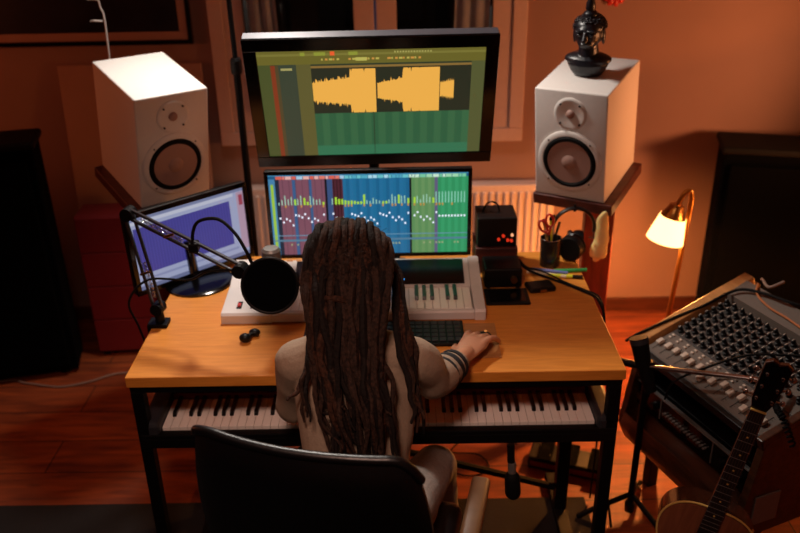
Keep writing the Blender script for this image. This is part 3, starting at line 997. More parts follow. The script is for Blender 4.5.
pair_arm(A0 + Vector((0, 0, 0.01)), A1, 'lower_arm'); pair_arm(A1, A2, 'upper_arm')
for p in (A0 + Vector((0, 0, 0.012)), A1, A2):
    b = nb(); tube(b, [p + Vector((-0.003, -0.018, 0)), p + Vector((0.003, 0.018, 0))], 0.019, 16); obj('joint', b, M['blackmetal'], t, world=True)
for p in (A0.lerp(A1, 0.42), A1.lerp(A2, 0.38)):
    b = nb(); box(b, p + Vector((0, -0.012, 0)), (0.032, 0.006, 0.007), 0.001, rot=(0, -0.3, 0)); obj('clip', b, M['brass'], t, world=True, label='brass cable clip')
b = nb(); tube(b, smooth_path([A2, A1.lerp(A2, 0.72) + Vector((0, -0.02, -0.045)), A1.lerp(A2, 0.45) + Vector((0.02, -0.02, -0.12)), Vector((-0.70, 0.24, 0.93)), Vector((-0.765, 0.24, 0.86)), Vector((-0.76, 0.27, 0.76)), Vector((-0.745, 0.30, 0.62))], 8), 0.0035, 6)
obj('cable', b, M['rubber'], t, world=True)
# microphone
t = thing('studio_microphone', 'silver-black condenser microphone at the end of the boom arm', 'microphone', loc=(-0.325, 0.15, 0.96))
b = nb(); tube(b, [(-0.325, 0.155, 0.915), (-0.325, 0.155, 1.0)], 0.024, 20); obj('body', b, M['black'], t, world=True)
b = nb(); tube(b, [(-0.325, 0.155, 1.0), (-0.325, 0.155, 1.055), (-0.325, 0.155, 1.062)], [0.026, 0.026, 0.020], 20); obj('head_grille', b, M['silver'], t, world=True, smooth=True)
b = nb(); tube(b, [A2 + Vector((0.012, 0.002, 0)), (-0.352, 0.15, 0.985)], 0.006, 8)
box(b, (-0.325, 0.155, 0.985), (0.062, 0.056, 0.012), 0.004)
obj('shock_mount', b, M['blackmetal'], t, world=True)
# pop filter
pc = Vector((-0.326, 0.095, 0.978))
t = thing('pop_filter', 'round black pop filter on a curved gooseneck in front of the microphone', 'pop filter', M4=tilt_frame(pc, 0.02, -0.30))
b = nb()
ring = [(0.074 * math.cos(a), 0, 0.074 * math.sin(a)) for a in [i * 2 * PI / 48 for i in range(49)]]
tube(b, ring, 0.0045, 8, caps=False); obj('rim', b, M['blackmetal'], t, smooth=True)
b = nb(); lathe(b, [(0.074, -0.002), (0.04, -0.0045), (0.002, -0.005)], 40, (0, 0, 0), 'Y', capb=False, capt=True)
lathe(b, [(0.074, 0.002), (0.04, 0.0045), (0.002, 0.005)], 40, (0, 0, 0), 'Y', capb=False, capt=True)
obj('mesh_screen', b, M['grille_mesh'], t, smooth=True)
b = nb()
top = tilt_frame(pc, 0.02, -0.30) @ Vector((-0.045, 0.003, 0.060))
tube(b, smooth_path([A1.lerp(A2, 0.60), A1.lerp(A2, 0.60) + Vector((0.0, 0.0, 0.035)), (-0.520, 0.19, 1.128), (-0.462, 0.17, 1.142), (-0.415, 0.14, 1.115), (-0.385, 0.115, 1.075), top], 8), 0.0048, 8)
obj('gooseneck', b, M['rubber'], t, world=True, smooth=True)
b = nb(); box(b, A1.lerp(A2, 0.60), (0.026, 0.034, 0.03), 0.005); obj('clamp', b, M['blackmetal'], t, world=True)

# ------------------------------------------------------------------ things on the desk, right side
t = thing('audio_interface', 'small black box with red lights on top of the brown box at the radiator end', 'audio interface', loc=(0.342, 0.66, 0.842))
obj('body', bxw(0.278, 0.408, 0.62, 0.74, 0.845, 0.948, 0.004), M['black'], t, world=True)
for i, (x, z, m_) in enumerate(((0.348, 0.873, 'led_red'), (0.363, 0.885, 'led_red'), (0.378, 0.870, 'led_red'), (0.392, 0.888, 'led_white'), (0.390, 0.868, 'led_red'))):
    b = nb(); lathe(b, [(0.005, 0.622), (0.005, 0.614), (0.003, 0.612)], 10, (x, 0, z), 'Y'); obj('indicator_light', b, M[m_], t, world=True)
b = nb(); tube(b, smooth_path([(0.30, 0.68, 0.949), (0.312, 0.68, 0.975), (0.33, 0.68, 0.982), (0.348, 0.68, 0.972), (0.355, 0.68, 0.949)], 6), 0.003, 6); obj('carry_loop', b, M['rubber'], t, world=True)
b = nb(); bxw(0.272, 0.412, 0.61, 0.75, 0.7555, 0.8445, 0.003, bm=b)
tag(obj('wooden_box', b, M['redshelf']), 'dark brown wooden box on the desk under the black box with red lights', 'box')
t = thing('power_amplifier', 'low black device lying in front of the brown box beside the controller', 'amplifier', loc=(0.36, 0.54, 0.755))
obj('body', bxw(0.292, 0.412, 0.49, 0.595, 0.7595, 0.825, 0.005), M['black'], t, world=True)
b = nb(); lathe(b, [(0.011, 0.490), (0.010, 0.474)], 18, (0.385, 0, 0.79), 'Y'); obj('dial', b, M['brass'], t, world=True, label='brass dial')
for x in (0.305, 0.40):
    for y in (0.50, 0.585):
        obj('foot', bxw(x - 0.006, x + 0.006, y - 0.006, y + 0.006, 0.7555, 0.76), M['rubber'], t, world=True)
t = thing('drawing_tablet', 'flat black tablet on the desk right of the white controller', 'tablet', loc=(0.36, 0.43, 0.755))
obj('body', bxw(0.288, 0.425, 0.375, 0.480, 0.7555, 0.7635, 0.003), M['black'], t, world=True)
obj('surface', bxw(0.300, 0.413, 0.387, 0.468, 0.7635, 0.7645), M['gloss'], t, world=True)
t = thing('wallet', 'small dark leather case on the desk in front of the pens', 'case', loc=(0.47, 0.485, 0.755), rz=0.2)
obj('cover', bxw(-0.045, 0.045, -0.032, 0.032, 0.0005, 0.018, 0.008), M['leather'], t)
obj('clasp', bxw(-0.01, 0.01, -0.0345, -0.031, 0.006, 0.013), M['brass'], t)

# pen cup and pens
t = thing('pen_cup', 'dark glass cup holding pens and scissors on the desk', 'cup', loc=(0.530, 0.665, 0.7555))
b = nb(); lathe(b, [(0.033, 0), (0.036, 0.10), (0.033, 0.10), (0.030, 0.004)], 28, capt=True); obj('cup_wall', b, M['cup'], t, smooth=True)
obj('cup_rim', tube(nb(), [(0.0345 * math.cos(a), 0.0345 * math.sin(a), 0.1) for a in [i * PI / 14 for i in range(29)]], 0.0018, 6, caps=False), M['chrome'], t)
def pen(p, q, r, m, label, cat='pen', nm='pen'):
    o = thing(nm, label, cat, loc=p, group='pens standing in the dark cup')
    p = Vector(p); q = Vector(q); d = (q - p)
    b = nb(); tube(b, [p, p + d * 0.08, q], [0.0015, r, r], 10); obj('barrel', b, M[m], o, world=True)
    b = nb(); tube(b, [q, q + d.normalized() * 0.012], [r * 1.08, r * 0.9], 10); obj('end_cap', b, M['black'], o, world=True)
pen((0.535, 0.660, 0.762), (0.522, 0.650, 0.925), 0.0045, 'yellow_plastic', 'yellow pencil standing in the cup beside the red scissors')
pen((0.528, 0.672, 0.762), (0.540, 0.690, 0.915), 0.005, 'paper', 'cream marker standing in the cup, tilting back')
pen((0.522, 0.668, 0.762), (0.551, 0.655, 0.905), 0.0045, 'black', 'black pen standing in the cup, tilting toward the headphones')
pen((0.540, 0.675, 0.762), (0.508, 0.690, 0.90), 0.0055, 'palewood', 'bare wooden brush handle standing in the cup near the black boxes')
t = thing('scissors', 'red-handled scissors standing handles up in the dark pen cup', 'scissors', loc=(0.52, 0.66, 0.765))
b = nb(); tube(b, [(0.530, 0.652, 0.765), (0.516, 0.645, 0.88)], 0.005, 8, sq=(0.3, 1)); tube(b, [(0.532, 0.656, 0.765), (0.522, 0.65, 0.88)], 0.005, 8, sq=(0.3, 1)); obj('blades', b, M['chrome'], t, world=True)
for (cx, cz, an) in ((0.498, 0.905, 0.5), (0.518, 0.925, 0.15)):
    b = nb()
    ring = [Vector((0.012 * math.cos(a), 0, 0.022 * math.sin(a))) for a in [i * 2 * PI / 20 for i in range(21)]]
    ring = [Matrix.Rotation(-an, 3, 'Y') @ v + Vector((cx, 0.646, cz)) for v in ring]
    tube(b, ring, 0.0042, 8, caps=False); tube(b, [(cx + 0.006, 0.646, cz - 0.02), (0.519, 0.648, 0.875)], 0.0045, 8)
    obj('finger_loop', b, M['red_plastic'], t, world=True, smooth=True, label='red plastic finger loop')

def marker(x, y, rz, m, label, L=0.11, z=0.7555, mi='black'):
    r = 0.0065
    o = thing('highlighter', label, 'marker', loc=(x, y, z), rz=rz, group='markers lying on the desk')
    b = nb(); tube(b, [(-L / 2, 0, r), (L * 0.2, 0, r)], r, 12); obj('barrel', b, M[m], o, smooth=True)
    b = nb(); tube(b, [(L * 0.2, 0, r), (L / 2, 0, r)], r * 0.95, 12, ); obj('cap', b, M[mi], o, smooth=True)
marker(0.566, 0.560, -0.15, 'yellow_plastic', 'fluorescent yellow highlighter lying between the green and cream markers', mi='black')
marker(0.590, 0.603, 0.05, 'green_plastic', 'green marker lying behind the yellow highlighter', mi='green_plastic')
marker(0.520, 0.600, -0.30, 'blue_plastic', 'slate blue pen lying in front of the dark cup', mi='blue_plastic', L=0.12)
marker(0.506, 0.578, -0.35, 'paper', 'cream marker lying nearest the dark leather case', mi='paper', L=0.13)

# headphones hanging from the right speaker board
t = thing('headphones', 'black headphones hanging from the right speaker board over the markers', 'headphones', loc=(0.63, 0.72, 0.77))
hp0 = Vector((0.616, 0.725, 0.862))
arc = [(hp0.x + 0.072 * math.cos(a), hp0.y, hp0.z + 0.074 * math.sin(a)) for a in [PI * (-0.06 + i / 20 * 1.12) for i in range(21)]]
b = nb(); tube(b, arc, 0.009, 10, sq=(1.0, 0.7), up=(0, 1, 0)); obj('headband', b, M['leather'], t, world=True, smooth=True)
for s, dy in ((-1, -0.005), (1, 0.004)):
    c0 = hp0 + (Vector((-0.012, -0.030, -0.062)) if s < 0 else Vector((0.030, 0.030, -0.066)))
    rm = Matrix.Rotation(1.0 if s < 0 else -0.1, 4, 'Z')
    b = nb(); lathe(b, [(0.034, -0.022), (0.042, -0.018), (0.045, 0.0), (0.040, 0.012)], 28, (0, 0, 0), 'X', mtx=Matrix.Translation(c0) @ rm @ Matrix.Rotation(0 if s > 0 else PI, 4, 'Z'))
    e = obj('ear_cup', b, M['black'], t, world=True, smooth=True)
    b = nb(); lathe(b, [(0.020, 0.0), (0.040, 0.0), (0.044, 0.010), (0.038, 0.018), (0.022, 0.012)], 28, (-0.040, 0, 0), 'X', mtx=Matrix.Translation(c0) @ rm @ Matrix.Rotation(0 if s > 0 else PI, 4, 'Z'))
    obj('ear_pad', b, M['leather'], e, world=True, smooth=True)
    b = nb(); tube(b, [hp0 + Vector((s * 0.072, 0, 0.0)), hp0 + Vector((s * 0.068, dy - 0.02, -0.03)), c0 + Vector((s * 0.03, -0.02, 0.028))], 0.004, 8); obj('yoke', b, M['chrome'], e, world=True, label='chrome yoke')
b = nb(); tube(b, [(0.616, 0.725, 0.95), (0.616, 0.725, 0.925)], 0.005, 8); obj('hanging_hook', b, M['blackmetal'], t, world=True)

# yellow cloth hanging
b = nb()
cp = [(0.716, 0.750, 0.905), (0.710, 0.755, 0.87), (0.712, 0.753, 0.83), (0.708, 0.750, 0.79), (0.702, 0.750, 0.755), (0.700, 0.750, 0.742)]
cp = [(x_ + 0.008, y_ - 0.01, z_) for x_, y_, z_ in cp]
tube(b, smooth_path(cp, 4), [0.014, 0.017, 0.019, 0.021, 0.022, 0.023, 0.024, 0.024, 0.025, 0.026, 0.026, 0.027, 0.028, 0.029, 0.030, 0.030, 0.030, 0.029, 0.027, 0.022, 0.014], 18, sq=(1, 0.6), round_ends=True)
for v in b.verts:
    v.co += Vector((1, 0, 0)) * 0.0018 * math.sin(v.co.z * 110 + v.co.y * 60)
o_cl = tag(obj('hanging_cloth', b, M['yellowcloth'], smooth=True), 'pale yellow bunched cloth hanging from the right speaker board by the headphones', 'cloth')

# cables along the desk edge
def cable(name, pts, r, m, label, cat='cable'):
    b = nb(); tube(b, smooth_path(pts, 8), r, 8, round_ends=True)
    return tag(obj(name, b, m if not isinstance(m, str) else M[m], smooth=True), label, cat)
cable('cable', [(0.420, 0.700, 0.762), (0.440, 0.62, 0.768), (0.468, 0.55, 0.778), (0.55, 0.505, 0.764), (0.60, 0.455, 0.762), (0.634, 0.40, 0.762), (0.642, 0.33, 0.740), (0.640, 0.30, 0.66), (0.66, 0.27, 0.50), (0.665, 0.23, 0.25), (0.70, 0.20, 0.02)], 0.0045, 'rubber', 'thick black cable running past the pens and over the desk edge')
cable('cable', [(0.43, 0.71, 0.759), (0.45, 0.64, 0.759), (0.488, 0.56, 0.782), (0.56, 0.52, 0.759), (0.61, 0.465, 0.759), (0.646, 0.42, 0.756), (0.652, 0.36, 0.72), (0.650, 0.33, 0.62), (0.655, 0.31, 0.3), (0.66, 0.34, 0.02)], 0.003, 'rubber', 'thin black cable hanging from the desk edge next to the thick one')
cable('cable', [(-2.3, 0.95, 0.006), (-1.753, 1.145, 0.006), (-1.60, 1.13, 0.006), (-1.45, 1.10, 0.006), (-1.33, 1.14, 0.006), (-1.22, 1.20, 0.006), (-1.0, 1.19, 0.006)], 0.004, 'grey_cable', 'pale cable lying on the floor beside the tall black cabinet')
cable('cable', [(0.12, 0.55, 0.006), (0.25, 0.48, 0.006), (0.33, 0.52, 0.006), (0.30, 0.60, 0.006), (0.20, 0.62, 0.006), (0.28, 0.70, 0.006), (0.45, 0.66, 0.006)], 0.003, 'rubber', 'thin black cable looping on the lit floor under the desk')

# computer keyboard, mouse pad, mouse, small clip
t = thing('computer_keyboard', 'flat black computer keyboard on the desk in front of the white controller', 'computer keyboard', loc=(-0.07, 0.20, 0.7555))
obj('base', bxw(-0.26, 0.205, 0.135, 0.270, 0.7557, 0.766, 0.003), M['black'], t, world=True)
b = nb()
for r_ in range(5):
    for c_ in range(20):
        x = -0.248 + c_ * 0.0224; y = 0.146 + r_ * 0.0235
        bxw(x, x + 0.018, y, y + 0.019, 0.7655, 0.7705, 0.0015, bm=b)
obj('key_field', b, M['darkgrey'], t, world=True)
b = bxw(0.208, 0.30, 0.07, 0.262, 0.7555, 0.7585, 0.001)
tag(obj('mouse_pad', b, M['palewood']), 'thin brown mouse pad under the person\'s right hand', 'mouse pad')
t = thing('computer_mouse', 'black computer mouse with a glowing wheel under the person\'s right hand', 'mouse', loc=(0.250, 0.155, 0.7587), rz=math.radians(-30))
b = nb(); ellipsoid(b, (0, 0, 0.002), (0.027, 0.048, 0.021), seg=24)
bmesh.ops.bisect_plane(b, geom=b.verts[:] + b.edges[:] + b.faces[:], plane_co=(0, 0, 0.0005), plane_no=(0, 0, -1), clear_outer=True)
bmesh.ops.holes_fill(b, edges=b.edges[:])
obj('shell', b, M['black'], t, smooth=True)
b = nb(); tube(b, [(-0.003, 0.030, 0.016), (0.003, 0.030, 0.016)], 0.006, 12); obj('wheel', b, M['led_amber'], t, label='amber glowing wheel')
t = thing('cable_clip', 'small black two-lobed clip on the desk left of the person', 'clip', loc=(-0.415, 0.195, 0.7555))
b = nb(); ellipsoid(b, (-0.012, -0.016, 0.014), (0.017, 0.015, 0.0135), seg=16); obj('body', b, M['black'], t, smooth=True)
b = nb(); ellipsoid(b, (0.010, 0.018, 0.012), (0.017, 0.014, 0.0115), seg=16); tube(b, [(-0.01, -0.012, 0.013), (0.010, 0.016, 0.012)], 0.007, 8); obj('knob', b, M['black'], t, smooth=True)

# things under the desk
t = thing('handheld_microphone', 'black cylinder with a silver collar hanging below the piano keyboard', 'microphone', loc=(0.335, -0.02, 0.36))
b = nb(); tube(b, [(0.332, -0.018, 0.41), (0.335, -0.024, 0.365)], [0.022, 0.023], 18, round_ends=True); obj('head', b, M['rubber'], t, world=True, smooth=True)
b = nb(); tube(b, [(0.330, -0.012, 0.46), (0.332, -0.017, 0.41)], 0.012, 14); obj('collar', b, M['silver'], t, world=True)
b = nb(); tube(b, [(0.328, -0.008, 0.46), (0.326, 0.0, 0.5125)], 0.011, 12); obj('clip', b, M['black'], t, world=True)
t = thing('pedal_unit', 'black foot pedal unit on the floor under the right of the desk', 'pedal', loc=(0.63, 0.525, 0), rz=math.radians(-20))
obj('body', bxw(-0.15, 0.13, -0.05, 0.05, 0.0, 0.05, 0.006), M['black'], t)
for x in (-0.09, 0.0, 0.09):
    b = nb(); box(b, (x, -0.01, 0.062), (0.05, 0.11, 0.012), 0.004, rot=(0.12, 0, 0)); obj('pedal', b, M['mesh_dark'], t)
obj('stripe', bxw(-0.14, 0.12, -0.0525, -0.0505, 0.015, 0.035), M['red'], t, label='dull red front strip')

# ------------------------------------------------------------------ floor lamp
t = thing('floor_lamp', 'glowing floor lamp with a small glass shade on a thin brass pole', 'lamp', loc=(1.115, 0.98, 0))
b = nb(); lathe(b, [(0.11, 0.0), (0.11, 0.012), (0.02, 0.022)], 32, (1.055, 0.98, 0)); obj('base', b, M['brass'], t, world=True, smooth=True)
b = nb(); tube(b, smooth_path([(1.055, 0.98, 0.015), (1.078, 0.98, 0.4), (1.100, 0.98, 0.82), (1.101, 0.98, 0.87), (1.092, 0.98, 0.895), (1.072, 0.98, 0.885), (1.050, 0.98, 0.835)], 8), 0.0095, 12); obj('pole', b, M['brass'], t, world=True, smooth=True)
lm = Matrix.Translation((1.030, 0.98, 0.742)) @ Matrix.Rotation(math.radians(12), 4, 'Y') @ Matrix.Diagonal((0.87, 0.87, 0.76, 1))
b = nb(); lathe(b, [(0.030, 0.135), (0.033, 0.12), (0.052, 0.075), (0.056, 0.070), (0.052, 0.070), (0.030, 0.12)], 32, mtx=lm, capb=True, capt=False); obj('lamp_cap', b, M['brass'], t, world=True, smooth=True, label='brass conical cap')
b = nb(); lathe(b, [(0.056, 0.072), (0.080, -0.055), (0.078, -0.056), (0.054, 0.070)], 36, mtx=lm, capb=False, capt=False)
# close the loop between inner and outer wall
obj('lamp_shade', b, M['shade'], t, world=True, smooth=True, label='glowing white glass shade')
b = nb(); ellipsoid(b, (0, 0, 0.0), (0.024, 0.024, 0.032), seg=16); b.transform(lm @ Matrix.Translation((0, 0, 0.03))); obj('bulb', b, M['bulb'], t, world=True, smooth=True)

# ------------------------------------------------------------------ mixing console in its wooden rack
e1 = Vector((0.366, -0.931, 0)).normalized(); e2 = Vector((0.931, 0.366, 0)).normalized()
RK = frame_matrix((0.806, 0.432, 0.0), e1, e2, Vector((0, 0, 1)))
RW = 0.52
rack = thing('console_rack', 'dark wooden rack with curved front on the floor right of the desk', 'rack', M4=RK)
side = [(-0.02, 0.215), (-0.045, 0.27), (-0.03, 0.36), (0.0, 0.555), (0.42, 0.70), (0.46, 0.70), (0.46, 0.245), (0.06, 0.235)]
for x in (-0.025, RW):
    b = nb(); prism(b, side, x, x + 0.025, 'X', bev=0.003); obj('side_panel', b, M['rackwood'], rack)
b = nb(); prism(b, [(0.02, 0.20), (-0.035, 0.225), (-0.055, 0.275), (-0.045, 0.325), (0.02, 0.335), (0.02, 0.20)][:-1], 0.0, RW, 'X', bev=0.004); obj('curved_front', b, M['rackwood'], rack, smooth=True)
obj('bottom_board', bxw(0, RW, 0.02, 0.45, 0.245, 0.262), M['rackwood'], rack)
obj('back_board', bxw(0, RW, 0.44, 0.455, 0.262, 0.66), M['rackwood'], rack)
obj('shelf', bxw(0, RW, 0.02, 0.44, 0.335, 0.35), M['black'], rack)
for x in (0.03, RW - 0.03):
    for y in (0.08, 0.42):
        obj('leg', bxw(x - 0.018, x + 0.018, y - 0.018, y + 0.018, 0.0, 0.246, 0.002), M['blackmetal'], rack)
b = nb(); box(b, (RW + 0.0275, 0.045, 0.325), (0.005, 0.09, 0.10), 0.001); obj('corner_plate', b, M['silver'], rack, label='grey metal corner plate')
b = nb(); box(b, (0, -0.09, 0), (0.02, 0.01, 0.01)); b.free()
# rack unit in the front
ru = thing('rack_unit', 'black rack amplifier with a silver edge in the wooden rack under the mixer', 'rack unit', M4=RK @ Matrix.Translation((0, 0, 0.3505)))
obj('chassis', bxw(0.01, RW - 0.01, 0.03, 0.40, 0.0, 0.088, 0.002), M['black'], ru)
b = nb(); box(b, (RW / 2, 0.006, 0.045), (RW - 0.006, 0.006, 0.088), 0.001); obj('face_plate', b, M['gloss'], ru)
b = nb(); box(b, (RW / 2, 0.002, 0.0915), (RW - 0.006, 0.014, 0.005), 0.001); obj('silver_edge', b, M['silver'], ru, label='silver top edge')
for x in (0.05, 0.12, 0.36, 0.44):
    obj('divider', bxw(x, x + 0.003, 0.000, 0.004, 0.01, 0.085), M['silver'], ru)
for i in range(14):
    x = 0.145 + i * 0.0145
    b = nb(); lathe(b, [(0.0045, 0.004), (0.004, -0.008)], 10, (x, 0, 0.045), 'Y'); obj('knob', b, M['silver'], ru)
for x in (0.02, 0.085, 0.395, 0.47):
    b = nb(); lathe(b, [(0.014, 0.004), (0.012, -0.014)], 18, (x + 0.01, 0, 0.045), 'Y'); obj('dial', b, M['black'], ru)

# mixer: tilted top on the rack
sl = math.atan2(0.145, 0.42)
MX = RK @ Matrix.Translation((0.0, 0.0, 0.560)) @ Matrix.Rotation(sl, 4, 'X')
mix = thing('mixing_console', 'analogue mixing console covered in small knobs and faders in the wooden rack', 'mixer', M4=MX)
MW, MD = RW, 0.43
obj('chassis', bxw(0.002, MW - 0.002, 0.004, MD, -0.035, 0.0, 0.004), M['mixer_dark'], mix)
obj('fader_panel', bxw(0.006, MW - 0.006, 0.008, 0.116, 0.0, 0.003, 0.001), M['mixer'], mix)
obj('knob_panel', bxw(0.006, MW - 0.09, 0.118, 0.335, 0.0, 0.003, 0.001), M['mixer_dark'], mix)
obj('master_panel', bxw(MW - 0.088, MW - 0.006, 0.118, 0.335, 0.0, 0.004, 0.001), M['mixer'], mix)
b = nb(); prism(b, [(0.337, 0.0), (0.345, 0.028), (0.425, 0.034), (0.43, 0.0)], 0.004, MW - 0.004, 'X', bev=0.002); obj('connector_hood', b, M['mixer'], mix)
obj('front_rail', bxw(0.0, MW, -0.014, 0.004, -0.03, 0.006, 0.003), M['black'], mix)
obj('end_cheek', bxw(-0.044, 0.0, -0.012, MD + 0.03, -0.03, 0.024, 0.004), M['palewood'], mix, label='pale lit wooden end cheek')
obj('end_cheek', bxw(MW, MW + 0.024, -0.012, MD + 0.02, -0.03, 0.014, 0.004), M['rackwood'], mix)
b = nb(); lathe(b, [(0.0098, 0.0), (0.0092, 0.009), (0.0072, 0.010), (0.0066, 0.022), (0.0052, 0.023)], 12, capb=False)
NC, NR = 12, 8
kn = None
for r_ in range(NR):
    for c_ in range(NC):
        if kn is None:
            kn = obj('knob', b, M['black'], mix, smooth=True); o = kn
        else:
            o = kn.copy(); C.objects.link(o); o.parent = mix
        o.location = (0.026 + c_ * 0.0355, 0.134 + r_ * 0.0268, 0.003)
b = nb()
for r_ in range(NR):
    for c_ in range(NC):
        box(b, (0.026 + c_ * 0.0355, 0.134 + r_ * 0.0268, 0.0262), (0.0018, 0.0100, 0.001))
tag(obj('knob_pointer', b, M['fader'], mix), 'white pointer lines on the knob tops', kind='stuff')
b = nb()
for c_ in range(NC + 2):
    x = 0.026 + c_ * 0.0355
    bxw(x - 0.0015, x + 0.0015, 0.020, 0.080, 0.003, 0.0034, bm=b)
    for q in range(7):
        bxw(x + 0.004, x + 0.009, 0.022 + q * 0.009, 0.0228 + q * 0.009, 0.003, 0.0034, bm=b)
obj('fader_slot', b, M['black'], mix)
b = nb()
for c_ in range(NC):
    x = 0.026 + c_ * 0.0355
    for r_ in range(NR):
        y = 0.134 + r_ * 0.0268
        for q in range(7):
            an = -0.9 + q * 0.30 + PI / 2
            box(b, (x + 0.0132 * math.cos(an), y + 0.0132 * math.sin(an), 0.0032), (0.0012, 0.0012, 0.0006))
    bxw(x + 0.0172, x + 0.0180, 0.122, 0.332, 0.003, 0.0034, bm=b)
tag(obj('scale_marks', b, M['fader'], mix), 'fine pale scale marks printed round the knobs', kind='stuff')
fc = None
fr = random.Random(5)
for c_ in range(NC + 2):
    if fc is None:
        b = nb(); box(b, (0, 0, 0.009), (0.017, 0.024, 0.013), 0.003); fc = obj('fader_cap', b, M['fader'], mix); o = fc
    else:
        o = fc.copy(); C.objects.link(o); o.parent = mix
    o.location = (0.026 + c_ * 0.0355, 0.034 + 0.032 * fr.random(), 0.003)
bt = None
for c_ in range(NC):
    for q in range(2):
        if bt is None:
            b = nb(); box(b, (0, 0, 0.003), (0.010, 0.007, 0.006), 0.0015); bt = obj('mute_button', b, M['fader'], mix); o = bt
        else:
            o = bt.copy(); C.objects.link(o); o.parent = mix
        o.location = (0.026 + c_ * 0.0355, 0.092 + q * 0.013, 0.003)
for q in range(5):
    for s in range(2):
        o = kn.copy(); C.objects.link(o); o.parent = mix
        if q * 2 + s > 3: bpy.data.objects.remove(o); continue
        o.location = (MW - 0.066 + s * 0.038, 0.165 + q * 0.04, 0.004)

# cables on the mixer
def L2W(mt, pts): return [mt @ Vector(p) for p in pts]
cable('cable', L2W(MX, [(-0.035, -0.03, 0.03), (-0.034, 0.03, 0.03), (-0.02, 0.13, 0.030), (0.0, 0.25, 0.028), (0.03, 0.36, 0.044), (0.10, 0.40, 0.046), (0.20, 0.42, 0.05), (0.26, 0.46, 0.03)]), 0.005, 'rubber', 'thick black cable lying along the pale wooden edge of the mixer')
cable('cable', L2W(MX, [(0.05, 0.43, 0.04), (0.09, 0.39, 0.042), (0.16, 0.372, 0.038), (0.24, 0.37, 0.038), (0.33, 0.36, 0.04), (0.36, 0.34, 0.07)]), 0.0035, 'orange_cable', 'tan cable running along the back hood of the mixer')
cable('cable', L2W(MX, [(0.02, 0.47, 0.02), (0.05, 0.45, 0.045), (0.10, 0.43, 0.052), (0.12, 0.47, 0.06)]), 0.0045, 'grey_cable', 'short greyish cable end at the back corner of the mixer')
cable('cable', L2W(MX, [(0.43, 0.40, 0.04), (0.42, 0.30, 0.05), (0.36, 0.24, 0.05), (0.30, 0.16, 0.06), (0.25, 0.06, 0.045), (0.20, -0.03, 0.01), (0.16, -0.05, -0.08)]), 0.0035, 'rubber', 'thin black cable crossing the fader strip of the mixer')
def plug(p, q, label):
    t = thing('jack_plug', label, 'plug', loc=p, group='silver plugs at the mixer')
    p = Vector(p); q = Vector(q); d = (q - p).normalized()
    b = nb(); tube(b, [p, q], 0.008, 14); obj('sleeve', b, M['chrome'], t, world=True, smooth=True)
    b = nb(); tube(b, [q, q + d * 0.02, q + d * 0.05], [0.006, 0.005, 0.0035], 10); obj('strain_relief', b, M['rubber'], t, world=True)
for i, (x, y) in enumerate(((0.462, 0.30), (0.490, 0.24), (0.480, 0.19))):
    p = MX @ Vector((x, y, 0.0065)); q = MX @ Vector((x + 0.003, y, 0.05))
    plug(p, q, ('silver plug standing in the mixer nearest its back hood', 'silver plug standing in the mixer between two others', 'silver plug standing in the mixer nearest its fader strip')[i])
b = nb()
base_c = [MX @ Vector(p) for p in ((0.44, 0.16, 0.05), (0.46, 0.12, 0.045), (0.49, 0.09, 0.035), (0.535, 0.07, 0.04), (0.575, 0.06, -0.03))]
sp = smooth_path(base_c, 40)
path = []
for i, p in enumerate(sp):
    d = (sp[min(i + 1, len(sp) - 1)] - sp[max(0, i - 1)]).normalized(); s1 = d.orthogonal().normalized(); s2 = d.cross(s1)
    path.append(p + s1 * 0.008 * math.cos(i * 1.0) + s2 * 0.008 * math.sin(i * 1.0))
tube(b, path, 0.003, 6)
tag(obj('coiled_cable', b, M['rubber'], smooth=True), 'coiled black cable hanging over the mixer behind the guitar headstock', 'cable')

# microphone stand between the desk and the mixer
t = thing('microphone_stand', 'black tripod microphone stand in front of the mixer with its boom laid across', 'microphone stand', loc=(0.775, 0.25, 0))
PX, PY = 0.775, 0.265
b = nb(); tube(b, [(PX, PY, 0.06), (PX, PY, 0.58)], 0.011, 12); obj('pole', b, M['blackmetal'], t, world=True)
b = nb(); box(b, (PX, PY, 0.59), (0.04, 0.035, 0.05), 0.008); obj('clutch', b, M['black'], t, world=True)
b = nb(); lathe(b, [(0.016, -0.03), (0.018, 0.0), (0.012, 0.012)], 14, (PX, PY, 0.06)); obj('hub', b, M['black'], t, world=True)
for an in (3.2, 1.1, 5.3):
    b = nb(); tube(b, [(PX, PY, 0.10), (PX + 0.11 * math.cos(an), PY + 0.11 * math.sin(an), 0.05), (PX + 0.17 * math.cos(an), PY + 0.17 * math.sin(an), 0.019)], 0.009, 8, round_ends=True); obj('leg', b, M['blackmetal'], t, world=True)
b = nb(); tube(b, [(PX - 0.02, PY, 0.598), (PX + 0.22, PY - 0.135, 0.640), (PX + 0.29, PY - 0.175, 0.652)], 0.0075, 12); obj('boom', b, M['chrome'], t, world=True, smooth=True, label='polished metal boom')
b = nb(); tube(b, [(PX - 0.085, PY + 0.045, 0.590), (PX - 0.02, PY, 0.598)], 0.012, 12); obj('counterweight', b, M['black'], t, world=True)
t = thing('dynamic_microphone', 'thick black cylindrical microphone held upright on the stand by the mixer', 'microphone', loc=(0.745, 0.31, 0.55))
b = nb(); tube(b, [(0.785, 0.240, 0.52), (0.762, 0.268, 0.60), (0.748, 0.288, 0.665)], [0.018, 0.024, 0.027], 20); obj('body', b, M['rubber'], t, world=True, smooth=True)
b = nb(); tube(b, [(0.748, 0.288, 0.665), (0.744, 0.293, 0.682)], [0.029, 0.028], 20); obj('head', b, M['darkgrey'], t, world=True, smooth=True)

